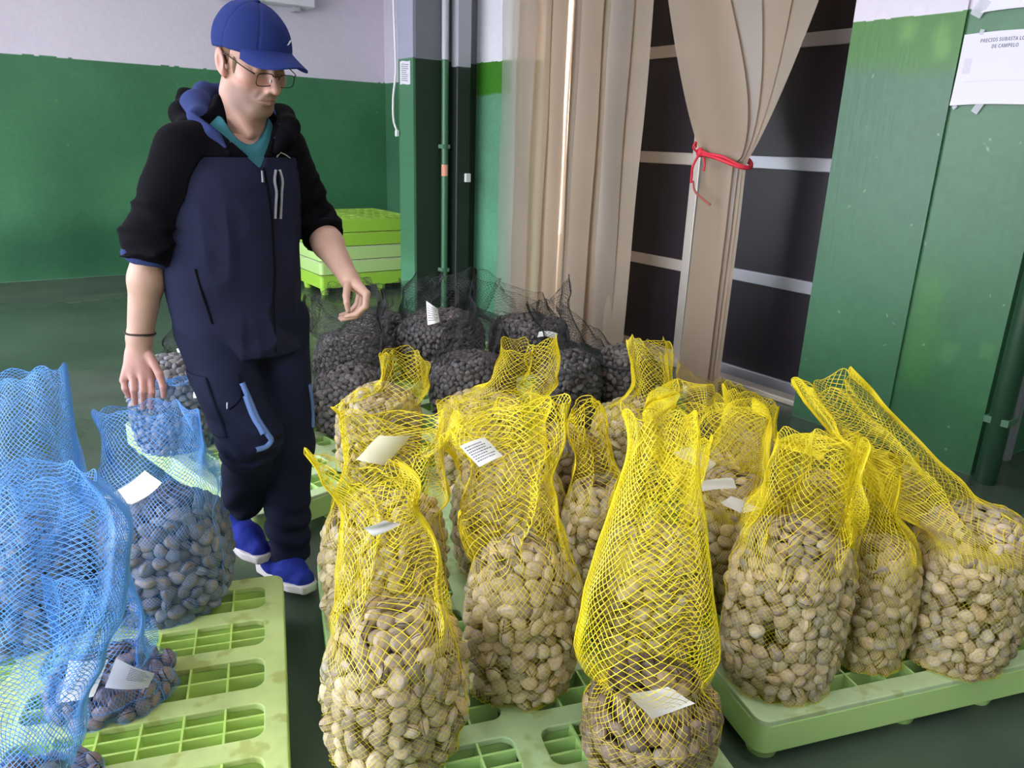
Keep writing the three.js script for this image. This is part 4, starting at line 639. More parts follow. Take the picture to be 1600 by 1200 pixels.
// ---- head, in its own axes (x to his left, y up, z forward), then turned and put on the neck
const headM = new THREE.Matrix4().makeRotationFromEuler(new THREE.Euler(0.35, 0.96, 0.02, 'YXZ')).setPosition(0.042, 1.576, 0.0), headI = headM.clone().invert();
function headField(x, y, z) {
  const ax = Math.abs(x);
  let d = ell(x, y, z, 0, 0.045, -0.012, 0.076, 0.092, 0.097);
  d = smin(d, ell(x, y, z, 0, -0.022, 0.028, 0.061, 0.082, 0.064), 0.03);
  d = smin(d, cone(ax, y, z, [0.05, -0.05, -0.002], [0.02, -0.094, 0.058], 0.02, 0.019), 0.022);
  d = smin(d, ell(x, y, z, 0, -0.098, 0.066, 0.027, 0.019, 0.019), 0.016);
  d = smin(d, ell(ax, y, z, 0.044, -0.018, 0.052, 0.026, 0.024, 0.026), 0.02);
  d = smin(d, cone(ax, y, z, [0, 0.032, 0.083], [0.042, 0.034, 0.07], 0.0125, 0.013), 0.014);
  d = smax(d, -ell(ax, y, z, 0.033, 0.01, 0.1, 0.02, 0.0135, 0.02), 0.014);
  d = smin(d, ell(ax, y, z, 0.032, 0.009, 0.0735, 0.0145, 0.0128, 0.0138), 0.005);
  d = smin(d, cone(x, y, z, [0, 0.024, 0.085], [0, -0.024, 0.111], 0.0085, 0.012), 0.012);
  d = smin(d, ell(x, y, z, 0, -0.03, 0.113, 0.0125, 0.011, 0.012), 0.008);
  d = smin(d, ell(ax, y, z, 0.0135, -0.034, 0.099, 0.0085, 0.0085, 0.011), 0.008);
  d = smax(d, -ell(ax, y, z, 0.007, -0.043, 0.105, 0.0035, 0.004, 0.005), 0.003);
  d = smin(d, ell(x, y, z, 0, -0.056, 0.076, 0.031, 0.022, 0.022), 0.018);
  d = smin(d, cone(ax, y, z, [0, -0.0585, 0.0955], [0.021, -0.0635, 0.086], 0.0048, 0.0028), 0.007);
  d = smin(d, cone(ax, y, z, [0, -0.0705, 0.0945], [0.018, -0.0685, 0.0865], 0.0055, 0.0032), 0.007);
  d = smax(d, -cone(ax, y, z, [0, -0.0645, 0.1015], [0.027, -0.0675, 0.0865], 0.0018, 0.0018), 0.0035);
  d = smax(d, -cone(ax, y, z, [0.021, -0.03, 0.0995], [0.036, -0.062, 0.0845], 0.0022, 0.0026), 0.01);
  // ears
  const ey = y + 0.004 , ez = z + 0.014 + 0.25 * (y + 0.004);
  let ear = ell(ax, ey, ez, 0.081, 0.002, -0.006, 0.0085, 0.031, 0.019);
  ear = smin(ear, ell(ax, ey, ez, 0.077, -0.024, 0.004, 0.008, 0.011, 0.009), 0.008);
  ear = smax(ear, -ell(ax, ey, ez, 0.091, 0.0, 0.002, 0.0085, 0.017, 0.0095), 0.006);
  d = smin(d, ear, 0.006);
  return d;
}
const hv = V(0, 0, 0);
function headWorld(x, y, z) { hv.set(x, y, z).applyMatrix4(headI); return headField(hv.x, hv.y, hv.z); }
function headNeck(x, y, z) {
  let d = headWorld(x, y, z);
  d = smin(d, cone(x, y, z, [0.008, 1.52, -0.02], [-0.004, 1.38, -0.035], 0.055, 0.064), 0.035);
  d = smin(d, cone(x, y, z, [-0.02, 1.5, 0.02], [0.035, 1.4, 0.03], 0.016, 0.012), 0.03);
  return smax(d, 1.335 - y, 0.01);
}
const SKIN = [0.6, 0.335, 0.255];
function skinTone(x, y, z) {                  // blood, stubble and lips as they are in the skin
  hv.set(x, y, z).applyMatrix4(headI); const hx = hv.x, hy = hv.y, hz = hv.z, ax = Math.abs(hx);
  let c = SKIN; const n = noise(x * 60, y * 60, z * 60);
  c = mix3(c, [0.66, 0.31, 0.26], 0.7 * Math.exp(-((ax - 0.045) ** 2 + (hy + 0.02) ** 2) / 0.0009) * (hz > 0.03 ? 1 : 0));
  c = mix3(c, [0.7, 0.36, 0.3], 0.8 * Math.exp(-(ax ** 2 + (hy + 0.028) ** 2) / 0.0004) * (hz > 0.09 ? 1 : 0));
  c = mix3(c, [0.36, 0.225, 0.19], 0.75 * smooth(-0.035, -0.055, hy) * smooth(0.0, 0.03, hz) * smooth(-0.13, -0.1, hy));
  c = mix3(c, [0.52, 0.23, 0.2], 0.75 * Math.exp(-((hy + 0.065) ** 2) / 0.00006) * smooth(0.026, 0.014, ax) * (hz > 0.075 ? 1 : 0));
  c = mix3(c, [0.7, 0.3, 0.25], 0.5 * smooth(0.072, 0.082, ax) * (hz < 0.03 ? 1 : 0));
  c = mix3(c, [0.16, 0.09, 0.05], 0.75 * Math.exp(-((hy - 0.033 - 0.004 * Math.cos(ax * 60)) ** 2) / 0.00003) * smooth(0.01, 0.016, ax) * smooth(0.055, 0.045, ax) * (hz > 0.05 ? 1 : 0));
  c = mix3(c, [0.1, 0.06, 0.05], 0.7 * Math.exp(-((hy - 0.003) ** 2) / 0.000006) * smooth(0.019, 0.022, ax) * smooth(0.046, 0.042, ax) * (hz > 0.07 ? 1 : 0));
  return c.map((v) => v * (1 + 0.05 * n));
}
const handTone = (x, y, z) => { const n = noise(x * 45, y * 45, z * 45); let c = mix3([0.6, 0.36, 0.27], [0.66, 0.33, 0.28], smooth(0.86, 0.76, y) * 0.8); return c.map((v) => v * (1 + 0.06 * n)); };
// ---- hands and forearms
function finger(x, y, z, pts, r) { return chain(x, y, z, pts.map((p, i) => [...p, r * (1 - 0.13 * i)]), 0.004); }
const R = { k: [[-0.339,0.719,0.135], [-0.309,0.733,0.140], [-0.280,0.735,0.142], [-0.261,0.726,0.136]], m: [[-0.333,0.698,0.147], [-0.302,0.699,0.158], [-0.275,0.695,0.160], [-0.254,0.692,0.154]], t: [[-0.329,0.673,0.140], [-0.310,0.652,0.146], [-0.287,0.642,0.148], [-0.266,0.642,0.146]] };
function armR(x, y, z) {
  let d = cone(x, y, z, J.elR, [lerp(J.elR[0], J.wrR[0], 0.35), lerp(J.elR[1], J.wrR[1], 0.35), lerp(J.elR[2], J.wrR[2], 0.35)], 0.044, 0.046);
  d = smin(d, cone(x, y, z, [lerp(J.elR[0], J.wrR[0], 0.35), lerp(J.elR[1], J.wrR[1], 0.35), lerp(J.elR[2], J.wrR[2], 0.35)], J.wrR, 0.046, 0.033), 0.02);
  let h = 1e9; for (const k of R.k) h = smin(h, cone(x, y, z, J.wrR, k, 0.026, 0.0125), 0.014);
  h = smin(h, ell(x, y, z, (J.wrR[0] + R.k[1][0] + 0.008) / 2, (J.wrR[1] + R.k[1][1]) / 2, (J.wrR[2] + R.k[1][2]) / 2, 0.034, 0.042, 0.017), 0.012);
  R.k.forEach((k, i) => { h = smin(h, finger(x, y, z, [k, R.m[i], R.t[i]], [0.0098, 0.0112, 0.0114, 0.0108][i]), 0.0035); });
  const th = finger(x, y, z, [[-0.257,0.794,0.135], [-0.228,0.745,0.150], [-0.219,0.710,0.155], [-0.223,0.680,0.150]], 0.0125);
  return smin(smin(d, h, 0.016), th, 0.008);
}
const Lh = { k: [[0.346,0.977,0.060], [0.337,0.973,0.030], [0.324,0.967,0.004], [0.310,0.966,-0.020]], m: [[0.344,0.944,0.070], [0.333,0.933,0.035], [0.318,0.926,0.008], [0.302,0.930,-0.015]], n: [[0.320,0.921,0.072], [0.309,0.906,0.040], [0.293,0.899,0.010], [0.279,0.905,-0.012]], t: [[0.287,0.911,0.065], [0.268,0.895,0.040], [0.256,0.892,0.012], [0.253,0.897,-0.010]] };
function armL(x, y, z) {
  const q = [0, 1, 2].map((i) => lerp(J.elL[i], J.wrL[i], 0.35));
  let d = cone(x, y, z, J.elL, q, 0.044, 0.045); d = smin(d, cone(x, y, z, q, J.wrL, 0.045, 0.027), 0.02);
  let h = 1e9; for (const k of Lh.k) h = smin(h, cone(x, y, z, J.wrL, k, 0.02, 0.0115), 0.012);
  Lh.k.forEach((k, i) => { h = smin(h, finger(x, y, z, [k, Lh.m[i], Lh.n[i], Lh.t[i]], [0.0108, 0.0108, 0.0102, 0.0094][i]), 0.0035); });
  const th = finger(x, y, z, [[0.287,0.994,0.035], [0.289,0.971,0.065], [0.292,0.953,0.075], [0.295,0.930,0.075]], 0.0118);
  return smin(smin(d, h, 0.014), th, 0.008);
}
// ---- clothed body
const TORSO = [[0.72, -0.03, 0, 0.172, 0.132], [0.8, -0.034, 0, 0.178, 0.136], [0.9, -0.042, 0.002, 0.186, 0.142], [1.02, -0.047, 0.006, 0.193, 0.147], [1.15, -0.042, 0.003, 0.192, 0.143], [1.27, -0.032, -0.004, 0.186, 0.134], [1.35, -0.022, -0.012, 0.16, 0.112], [1.41, -0.01, -0.018, 0.11, 0.084], [1.47, 0.002, -0.022, 0.068, 0.064]];
function torso(x, y, z, off) {
  let i = 0; while (i < TORSO.length - 2 && TORSO[i + 1][0] < y) i++;
  const A = TORSO[i], B = TORSO[i + 1], t = clamp((y - A[0]) / (B[0] - A[0]), 0, 1), s = t * t * (3 - 2 * t) * 0.5 + t * 0.5;
  const dx = x - lerp(A[1], B[1], s), dz = z - lerp(A[2], B[2], s), a = lerp(A[3], B[3], s) + off, b = lerp(A[4], B[4], s) + off;
  const u = dx * SIDE.x + dz * SIDE.z, w = dx * FACE.x + dz * FACE.z, k0 = Math.hypot(u / a, w / b), k1 = Math.hypot(u / (a * a), w / (b * b));
  const d = k1 < 1e-9 ? -b : k0 * (k0 - 1) / k1;
  return Math.max(d * 0.93, y - 1.49, 0.7 - y);
}
const along = (x, y, z, a, b) => { const d = [b[0] - a[0], b[1] - a[1], b[2] - a[2]], l = Math.hypot(...d); return ((x - a[0]) * d[0] + (y - a[1]) * d[1] + (z - a[2]) * d[2]) / l; };
const cuffR = [0, 1, 2].map((i) => lerp(J.elR[i], J.wrR[i], 0.1)), cuffL = [0, 1, 2].map((i) => lerp(J.elL[i], J.wrL[i], 0.2));
function sleeves(x, y, z) {
  const sR = along(x, y, z, J.shR, J.elR), sL = along(x, y, z, J.shL, J.elL);
  const fR = smooth(0.1, 0.27, sR), fL = smooth(0.08, 0.22, sL);
  const w = 0.5 * noise(x * 9, y * 9, z * 9);
  const ridge = (v, p) => { const n = Math.abs(noise(x * 8 + p, v * 34 + 1.6 * w + 7 * x, z * 8)); return 0.5 - n; };
  const foldR = -0.024 * (0.25 + fR) * (ridge(sR, 1) - 0.3) - 0.009 * fR * (ridge(sR * 2.1, 9) - 0.3), foldL = -0.02 * (0.25 + fL) * (ridge(sL, 5) - 0.3) - 0.008 * fL * (ridge(sL * 2.1, 13) - 0.3);
  let d = smin(cone(x, y, z, J.shR, J.elR, 0.07, 0.076), cone(x, y, z, J.elR, cuffR, 0.076, 0.066), 0.03) + foldR;
  d = Math.min(d, smin(cone(x, y, z, J.shL, J.elL, 0.068, 0.064), cone(x, y, z, J.elL, cuffL, 0.064, 0.058), 0.03) + foldL);
  // cut square at the cuffs
  d = Math.max(d, Math.hypot(x + 0.25, z - 0.1) < 0.2 && y < 1.2 && x < -0.1 ? along(x, y, z, J.elR, J.wrR) - 0.028 : -1, x > 0.1 && y < 1.25 ? along(x, y, z, J.elL, J.wrL) - 0.05 : -1);
  return d;
}
function jacketCore(x, y, z) {
  let d = torso(x, y, z, 0);
  d = smin(d, cone(x, y, z, J.neck, [J.shR[0], J.shR[1] + 0.005, J.shR[2]], 0.05, 0.062), 0.05);
  d = smin(d, cone(x, y, z, J.neck, [J.shL[0], J.shL[1] + 0.005, J.shL[2]], 0.05, 0.06), 0.05);
  return d;
}
const zipTop = [0.083, 1.315, 0.125];
function wrinkle(x, y, z) { const low = smooth(1.0, 0.8, y); const u = x * SIDE.x + z * SIDE.z, dg = Math.abs(noise(u * 10 + y * 5, y * 9 - u * 4, 3)), v2 = Math.abs(noise(u * 16, y * 2.5, 7)); return -0.012 * (0.3 - dg) * (0.4 + low) - 0.008 * (0.3 - v2) * smooth(1.3, 1.1, y) + 0.0055 * noise(x * 7, y * 6, z * 7) + 0.0025 * noise(x * 17, y * 12, z * 17) + low * 0.007 * Math.sin(22 * y + 16 * x - 10 * z + 3 * noise(x * 6, y * 6, z * 6)); }
function vee(x, y, z) {
  const u = x * SIDE.x + z * SIDE.z, f = x * FACE.x + z * FACE.z, q = clamp((y - 1.312) / 0.1, 0, 1);
  return Math.max((Math.abs(u - lerp(0.012, -0.004, q)) - 0.002 - 0.85 * (y - 1.312)) * 0.8, 1.3 - y, 0.0 - f);
}
function jacket(x, y, z) {
  let d = jacketCore(x, y, z) + wrinkle(x, y, z);
  d = smin(d, sleeves(x, y, z), 0.022);
  d = smax(d, 0.778 + 0.13 * x + 0.008 * noise(x * 9, 1, z * 9) - y, 0.008);
  d = smax(d, -vee(x, y, z), 0.006);        // open neck: a wedge from the top of the zip up to the throat
  return d;
}
const blackRegion = (x, y, z) => Math.min(1.337 + 0.02 * x - y, sleeves(x, y, z) - jacketCore(x, y, z) - 0.004);
const bb = (lo, hi) => [lo, hi];
const fleece = dataTexture(256, 256, (u, v) => { const k = 0.5 + 0.5 * noise(u * 90, v * 90, 1); return [k, k, k]; }, false);
const cloth = (c, rough = 0.95, sheen = 0.12) => new THREE.MeshPhysicalMaterial({ color: new THREE.Color(...c), roughness: rough, sheen, sheenRoughness: 0.6, sheenColor: new THREE.Color(c[0] * 2 + 0.02, c[1] * 2 + 0.02, c[2] * 2 + 0.03), specularIntensity: 0.25 });
const navy = cloth([0.021, 0.023, 0.052]), blackCloth = cloth([0.004, 0.0035, 0.006], 0.95, 0.0), lining = cloth([0.04, 0.056, 0.17]), trouserCloth = cloth([0.014, 0.017, 0.04], 0.85, 0.05), teal = cloth([0.055, 0.21, 0.25], 0.9, 0.1);
const skin = new THREE.MeshPhysicalMaterial({ vertexColors: true, roughness: 0.5, sheen: 0.15 });
// trousers
function trousers(x, y, z) {
  const f = 0.006 * noise(x * 8, y * 9, z * 8) + 0.003 * noise(x * 19, y * 21, z * 19);
  const kR = Math.exp(-((y - 0.52) ** 2) / 0.006), kL = Math.exp(-((y - 0.2) ** 2) / 0.008);
  let r = smin(cone(x, y, z, J.hipR, J.knR, 0.1, 0.082), cone(x, y, z, J.knR, [J.anR[0] + 0.005, J.anR[1] + 0.02, J.anR[2]], 0.08, 0.062), 0.035) + 0.006 * kR * Math.sin(y * 110 + x * 40 + 4 * noise(x * 10, y * 10, z * 10)) + 0.005 * smooth(0.45, 0.25, y) * Math.sin(y * 60 - x * 50);
  let l = smin(cone(x, y, z, J.hipL, J.knL, 0.095, 0.076), cone(x, y, z, J.knL, J.anL, 0.075, 0.066), 0.035) + 0.005 * kL * Math.sin(y * 90 + x * 30);
  let d = smin(r, l, 0.02);
  d = smin(d, ell(x, y, z, -0.035, 0.86, 0, 0.15, 0.12, 0.125), 0.04);
  const shin = along(x, y, z, J.knR, J.anR);
  d += f; d = Math.max(d, y - 0.95, 0.085 - y, x < 0.02 - 0.3 * (z - 0.0) && y < 0.35 ? shin - 0.375 : -1);
  return d;
}
{
  const body = mergeGeometries([
    netMesh(headNeck, [-0.1, 1.33, -0.14], [0.19, 1.7, 0.16], 0.0031, skinTone),
    netMesh(armR, [-0.36, 0.58, 0.02], [-0.17, 1.17, 0.23], 0.003, handTone),
    netMesh(armL, [0.1, 0.84, -0.23], [0.36, 1.21, 0.14], 0.003, handTone),
    netMesh((x, y, z) => Math.max(Math.min(Math.max(torso(x, y, z, -0.03), 0.86 - y), trousers(x, y, z) + 0.016, cone(x, y, z, J.shR, J.elR, 0.05, 0.043), cone(x, y, z, J.shL, J.elL, 0.05, 0.043), cone(x, y, z, J.neck, J.shR, 0.045, 0.05), cone(x, y, z, J.neck, J.shL, 0.045, 0.05)), y - 1.4), [-0.36, 0.05, -0.3], [0.28, 1.42, 0.28], 0.014, () => SKIN),
  ]);
  mesh('body', body, skin, man);
  // shirt
  mesh('shirt', netMesh((x, y, z) => { let d = torso(x, y, z, -0.012); d += 0.002 * noise(x * 20, y * 20, z * 20); return Math.max(smax(d, -cone(x, y, z, [0.0, 1.48, -0.02], [0.06, 1.398, 0.07], 0.075, 0.042), 0.006), 1.2 - y); }, [-0.18, 1.18, -0.2], [0.2, 1.5, 0.2], 0.006), teal, man);
  // jacket
  const jlo = [-0.36, 0.73, -0.28], jhi = [0.27, 1.52, 0.26], jh = 0.0065;
  const jk = mesh('jacket', netMesh(jacket, jlo, jhi, jh), navy, man);
  mesh('yoke_and_sleeves', netMesh((x, y, z) => smax(jacket(x, y, z) - 0.0028, blackRegion(x, y, z), 0.003), jlo, jhi, jh), blackCloth, jk);
  const CAM = V(-0.6575, 1.4, 2.1655) ;
  CAM.copy(man.worldToLocal(camera.position.clone()));
  const onto = (f, p, off) => { const o = CAM.clone(), d = V(...p).sub(CAM).normalize(); let t = 1.4; for (let i = 0; i < 160; i++) { const q = o.clone().addScaledVector(d, t), e = f(q.x, q.y, q.z); if (e < off + 0.0004) return q; t += Math.max(0.0008, (e - off) * 0.5); if (t > 3) break; } return V(...p); };
  const stroke = (name, f, pts, r, m, parent, off = 0.001) => mesh(name, tube(pts.map((p) => onto(f, p, off)), r, pts.length * 8, 6), m, parent);
  stroke('zip', jacket, [[0.057,1.311,-0.000], [0.064,1.263,0.000], [0.070,1.193,0.000], [0.070,1.103,-0.000], [0.068,1.011,-0.000], [0.059,0.935,-0.000], [0.058,0.858,0.000], [0.056,0.779,-0.000]], 0.0032, blackCloth, jk);
  mesh('zip_pull', new THREE.CylinderGeometry(0.003, 0.004, 0.03, 8).translate(...onto(jacket, [0.052,1.287,-0.000], 0.004).toArray()), std([0.35, 0.35, 0.38], 0.4, { metalness: 0.7 }), jk);
  const trim = std([0.42, 0.42, 0.47], 0.8);
  stroke('chest_pocket_trim', (x, y, z) => jacket(x, y, z), [[0.090,1.305,0.000], [0.085,1.277,-0.000], [0.088,1.246,-0.000], [0.084,1.211,0.000], [0.080,1.172,-0.000]], 0.0042, trim, jk);
  stroke('chest_pocket_trim', jacket, [[0.101,1.307,-0.000], [0.107,1.278,-0.000], [0.103,1.247,-0.000], [0.099,1.208,-0.000], [0.095,1.172,0.000]], 0.0042, trim, jk);
  stroke('chest_pocket_zip', jacket, [[0.096,1.302,-0.000], [0.095,1.264,0.000], [0.094,1.225,-0.000], [0.087,1.175,-0.000]], 0.0038, blackCloth, jk, 0.0025);
  stroke('chest_logo', (x, y, z) => jacket(x, y, z) - 0.0028, [[0.096,1.341,-0.000], [0.104,1.351,-0.000], [0.108,1.353,-0.000]], 0.0022, std([0.6, 0.6, 0.55], 0.6), jk);
  stroke('chest_logo', (x, y, z) => jacket(x, y, z) - 0.0028, [[0.106,1.353,0.000], [0.120,1.347,-0.000], [0.132,1.339,-0.000]], 0.0016, std([0.6, 0.6, 0.55], 0.6), jk);
  stroke('side_pocket_seam', jacket, [[-0.162,1.021,-0.000], [-0.150,0.956,-0.000], [-0.136,0.899,-0.000], [-0.127,0.859,-0.000]], 0.003, blackCloth, jk);
  stroke('collar_tape', jacket, [[-0.009,1.418,0.100], [-0.002,1.396,0.100], [0.006,1.374,0.100]], 0.0032, std([0.6, 0.62, 0.62], 0.7), jk);
  // hood lying round the neck
  const hoodPts = [[...[0.004,1.348,0.110], 0.007], [...[-0.051,1.372,0.100], 0.013], [...[-0.115,1.406,0.060], 0.021], [...[-0.162,1.445,-0.010], 0.024], [...[-0.185,1.485,-0.100], 0.024], [...[-0.042,1.450,-0.150], 0.045], [...[0.070,1.443,-0.150], 0.03], [...[0.111,1.422,-0.080], 0.022], [...[0.110,1.394,-0.030], 0.017], [...[0.102,1.357,0.020], 0.01]];
  const hoodIn = [[...[-0.004,1.364,0.110], 0.006], [...[-0.041,1.398,0.095], 0.013], [...[-0.082,1.429,0.060], 0.024], [...[-0.121,1.469,-0.010], 0.03], [...[-0.124,1.508,-0.080], 0.017], [...[-0.085,1.512,-0.130], 0.012], [...[-0.027,1.476,-0.140], 0.014], [...[0.042,1.448,-0.120], 0.016], [...[0.084,1.417,-0.050], 0.01], [...[0.091,1.390,-0.000], 0.007]];
  const throat = (x, y, z) => -Math.min(cone(x, y, z, [0.012, 1.6, -0.01], [0.0, 1.36, -0.03], 0.085, 0.066), vee(x, y, z));
  const hoodField = (x, y, z) => smax(chain(x, y, z, hoodPts, 0.045) + 0.004 * noise(x * 14, y * 14, z * 14), throat(x, y, z), 0.01);
  const liningField = (x, y, z) => smax(chain(x, y, z, hoodIn, 0.045) + 0.003 * noise(x * 16 + 3, y * 16, z * 16), throat(x, y, z), 0.01);
  const hood = mesh('hood', netMesh(hoodField, [-0.2, 1.25, -0.24], [0.22, 1.56, 0.2], 0.005), blackCloth, jk); hood.userData.label = 'black hood lying behind the neck';
  const hl = mesh('hood_lining', netMesh(liningField, [-0.2, 1.25, -0.24], [0.22, 1.58, 0.2], 0.005), lining, jk); hl.userData.label = 'blue lining of the hood';
  // rolled cuffs
  const ringAt = (c, d, r, t, m) => { const g = new THREE.TorusGeometry(r, t, 12, 40), q = new THREE.Quaternion().setFromUnitVectors(V(0, 0, 1), V(...d).normalize()); g.applyQuaternion(q); g.translate(...c); const p = g.attributes.position; for (let i = 0; i < p.count; i++) { const n = 0.004 * noise(p.getX(i) * 40, p.getY(i) * 40, p.getZ(i) * 40); p.setXYZ(i, p.getX(i) + n, p.getY(i) + n, p.getZ(i) + n); } g.computeVertexNormals(); return g; };
  const dR = [0, 1, 2].map((i) => J.wrR[i] - J.elR[i]), dL = [0, 1, 2].map((i) => J.wrL[i] - J.elL[i]);
  mesh('cuff', ringAt([0, 1, 2].map((i) => J.elR[i] + dR[i] * 0.1), dR, 0.055, 0.016, lining), lining, jk);
  mesh('cuff', ringAt([0, 1, 2].map((i) => J.elL[i] + dL[i] * 0.2), dL, 0.052, 0.012, blackCloth), blackCloth, jk);
  mesh('wristband', ringAt([0, 1, 2].map((i) => J.elR[i] + dR[i] * 0.94), [dR[0] + 0.05, dR[1], dR[2] + 0.03], 0.0395, 0.003, blackCloth), std([0.03, 0.015, 0.012], 0.6), man);
  // trousers
  const tlo = [-0.28, 0.06, -0.24], thi = [0.24, 0.97, 0.28];
  const tr = mesh('trousers', netMesh(trousers, tlo, thi, 0.0065), trouserCloth, man);
  mesh('cargo_pocket', netMesh((x, y, z) => smax(trousers(x, y, z) - 0.007, Math.max(0.585 + 0.1 * x - y, y - 0.75, x + 0.35 * y - 0.2 + 0.02, -0.3 - x, -z - 0.02), 0.006), tlo, thi, 0.0065), trouserCloth, tr);
  const pale = std([0.12, 0.22, 0.5], 0.7);
  const piping = (pts, w, name) => { const c = pts.map((p) => onto(trousers, p, 0.003)); mesh(name, tube(c, w, 60, 6), pale, tr); };
  piping([[-0.015,0.711,0.100], [0.003,0.659,0.100], [0.023,0.600,0.100], [0.048,0.554,0.100], [0.058,0.534,0.100], [0.042,0.513,0.100], [0.010,0.501,0.100]], 0.008, 'pocket_piping');
  piping([[-0.007,0.672,0.100], [0.011,0.609,0.100], [0.037,0.554,0.100]], 0.009, 'pocket_piping');
  piping([[0.153,0.681,0.000], [0.157,0.630,-0.000], [0.158,0.578,0.000], [0.156,0.540,-0.000]], 0.006, 'pocket_piping');
  stroke('pocket_tab', trousers, [[-0.063,0.649,0.100], [-0.065,0.629,0.100]], 0.0025, std([0.4, 0.45, 0.6], 0.6), tr);
  stroke('pocket_edge', trousers, [[-0.021,0.736,0.100], [-0.020,0.698,0.100], [-0.021,0.668,0.100], [-0.039,0.644,0.100], [-0.060,0.627,0.100]], 0.002, blackCloth, tr, 0.002);
  // shoes: his own axes with z along the foot
  const shoeBlue = cloth([0.02, 0.035, 0.3], 0.75, 0.3), soleWhite = std([0.72, 0.66, 0.68], 0.6);
  function shoe(heel, toe, roll) {
    const a = V(...heel), b = V(...toe), f = b.clone().sub(a).normalize(), up = V(0, 1, 0).addScaledVector(f, -f.y).normalize(), r = up.clone().cross(f), c = a.clone().add(b).multiplyScalar(0.5);
    const m = new THREE.Matrix4().makeBasis(r, up, f).setPosition(c);
    const width = (z) => 0.036 + 0.012 * smooth(-0.1, 0.06, z) - 0.02 * smooth(0.07, 0.14, z);
    const up1 = netMesh((x, y, z) => { let d = chain(x, y, z, [[0, 0.045, -0.095, 0.036], [0, 0.05, -0.05, 0.041], [0.002, 0.042, 0.03, 0.043], [0.004, 0.03, 0.1, 0.034]], 0.03); d = smin(d, cone(x, y, z, [0, 0.06, -0.06], [0, 0.11, -0.07], 0.036, 0.04), 0.03); d += 0.0015 * noise(x * 60, y * 60, z * 60); return Math.max(d, 0.012 - y, y - 0.1); }, [-0.07, 0, -0.16], [0.07, 0.12, 0.16], 0.004);
    const sole = netMesh((x, y, z) => { const d = Math.hypot(Math.max(0, Math.abs(x - 0.002) - width(z) + 0.012), Math.max(0, Math.abs(z - 0.002) - 0.128)) - 0.014; return smax(d, Math.abs(y - 0.012 - 0.004 * smooth(0.02, 0.14, z)) - 0.014 - 0.004 * smooth(0.0, -0.1, z), 0.006); }, [-0.07, -0.02, -0.16], [0.07, 0.06, 0.16], 0.004);
    up1.applyMatrix4(m); sole.applyMatrix4(m);
    const s = mesh('shoe', up1, shoeBlue, man); mesh('sole', sole, soleWhite, s);
    const laces = []; for (let i = 0; i < 4; i++) laces.push(tube([[-0.022, 0.076 - 0.008 * i, 0.0 + 0.018 * i], [0, 0.09 - 0.01 * i, 0.004 + 0.018 * i], [0.024, 0.076 - 0.008 * i, 0.01 + 0.018 * i]], 0.0025, 10, 5));
    const lg = mergeGeometries(laces); lg.applyMatrix4(m); mesh('laces', lg, std([0.01, 0.015, 0.12], 0.8), s);
    return s;
  }
  shoe([-0.181,0.095,-0.120], [-0.038,0.085,0.020], 0);
  shoe([-0.041,0.008,-0.050], [0.149,0.030,0.120], 0);
  // cap, hair and glasses, in the axes of the head
  const inHead = (g) => g.applyMatrix4(headM);
  const capCloth = cloth([0.022, 0.036, 0.165], 0.85, 0.1);
  const capField = (x, y, z) => { let d = ell(x, y, z, 0, 0.05, -0.008, 0.093, 0.106, 0.118); const a = Math.atan2(x, z), seam = Math.min(...[0, 1, 2, 3, 4, 5].map((k) => Math.abs(Math.atan2(Math.sin(a - k * Math.PI / 3 - 0.52), Math.cos(a - k * Math.PI / 3 - 0.52))))) * Math.hypot(x, z); d += 0.0018 * Math.exp(-(seam ** 2) / 0.00001) + 0.0022 * noise(x * 22, y * 22, z * 22); return smax(d, 0.036 + 0.09 * z - y - 0.1 * Math.abs(x) * 0 + (z < 0 ? 0.16 * z : 0), 0.004); };
  const cap = mesh('cap', inHead(netMesh(capField, [-0.11, 0.0, -0.14], [0.11, 0.17, 0.14], 0.0035)), capCloth, man);
  mesh('cap_button', inHead(new THREE.SphereGeometry(0.009, 16, 10).scale(1, 0.5, 1).translate(0, 0.1565, -0.008)), capCloth, cap);
  const brim = thickSheet(36, 14, (u, v) => {
    const a = (u - 0.5) * 2, th = a * 1.0, ex = 0.093 * Math.sin(th), ez = -0.008 + 0.115 * Math.cos(th);
    const out = 0.08 * v * Math.pow(Math.max(0, 1 - Math.pow(Math.abs(a), 2.6)), 0.5);
    const x = ex * (1 + 0.12 * v * (1 - a * a)), z = ez + out;
    return [x, 0.048 + 0.05 * (ez - 0.1) - 0.16 * out - 5.6 * x * x * (0.35 + 0.65 * v) + 0.019, z];
  }, 0.004);
  mesh('brim', inHead(brim), capCloth, cap);
  const swoosh = mesh('cap_logo', inHead(tube([[0.016, 0.088, 0.094], [0.021, 0.082, 0.0965], [0.032, 0.084, 0.094], [0.046, 0.092, 0.085]], 0.0022, 24, 6)), std([0.85, 0.85, 0.88], 0.5), cap);
  const hairC = std([0.2, 0.12, 0.065], 0.9);
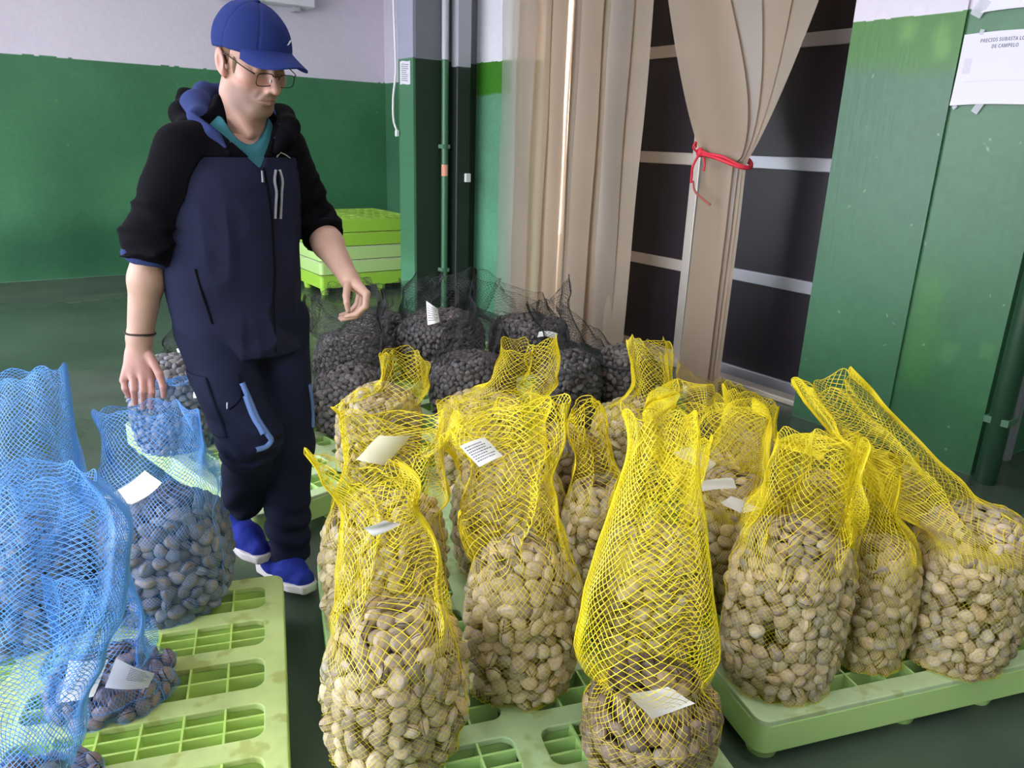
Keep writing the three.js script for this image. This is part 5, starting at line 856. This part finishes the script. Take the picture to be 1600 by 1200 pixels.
  mesh('hair', inHead(netMesh((x, y, z) => { const ax = Math.abs(x); let d = ell(x, y, z, 0, 0.043, -0.014, 0.0778, 0.093, 0.099); d = Math.max(d, z - 0.0 - 0.25 * y, -0.035 - y + (z > -0.06 ? 0.35 * (z + 0.06) : 0), y - 0.08); let s = Math.max(ell(ax, y, z, 0.062, 0.006, 0.022, 0.0105, 0.03, 0.011)); return Math.min(d, s) + 0.0012 * noise(x * 220, y * 120, z * 220); }, [-0.1, -0.07, -0.13], [0.1, 0.1, 0.06], 0.0032)), hairC, man);
  const gl = new THREE.Group(); gl.name = numbered('glasses'); man.add(gl);
  const frameMat = std([0.03, 0.018, 0.014], 0.35, { metalness: 0.6 }), lens = new THREE.MeshPhysicalMaterial({ color: 0xffffff, roughness: 0.03, transmission: 1, thickness: 0, ior: 1.5, side: THREE.DoubleSide });
  for (const s of [-1, 1]) {
    const c = [0.034 * s, -0.0065, 0.1065], pts = [];
    for (let i = 0; i < 28; i++) { const a = i / 28 * Math.PI * 2, q = (v) => Math.sign(v) * Math.pow(Math.abs(v), 0.55); pts.push([c[0] + 0.0275 * q(Math.cos(a)) , c[1] + 0.0165 * q(Math.sin(a)), c[2] - 0.12 * Math.abs(q(Math.cos(a)) * s * 0.0275 + c[0]) * 1 + 0.0035 - 0.08 * 0.0165 * q(Math.sin(a)) * -1]); }
    mesh('rim', inHead(tube(pts, 0.0013, 90, 6, true)), frameMat, gl);
    const shape = new THREE.BufferGeometry(), P = [...c.slice(0, 2), c[2] - 0.0005]; pts.forEach((p) => P.push(...p)); const I = []; for (let i = 0; i < 28; i++) I.push(0, 1 + i, 1 + (i + 1) % 28); shape.setAttribute('position', new THREE.Float32BufferAttribute(P, 3)); shape.setIndex(I); shape.computeVertexNormals();
    mesh('lens', inHead(shape), lens, gl);
    mesh('temple', inHead(tube([[0.0615 * s, 0.005, 0.1], [0.07 * s, 0.008, 0.096], [0.0765 * s, 0.012, 0.07], [0.08 * s, 0.017, 0.035], [0.082 * s, 0.02, 0.0], [0.08 * s, 0.012, -0.03]], 0.0017, 40, 6)), frameMat, gl);
    mesh('nose_pad', inHead(new THREE.SphereGeometry(0.0035, 10, 8).scale(0.6, 1.3, 1).translate(0.0125 * s, -0.01, 0.102)), std([0.7, 0.65, 0.6], 0.3), gl);
  }
  mesh('bridge', inHead(tube([[-0.008, 0.003, 0.109], [0, 0.006, 0.1115], [0.008, 0.003, 0.109]], 0.0013, 16, 6)), frameMat, gl);
}
renderer.render(scene, camera);
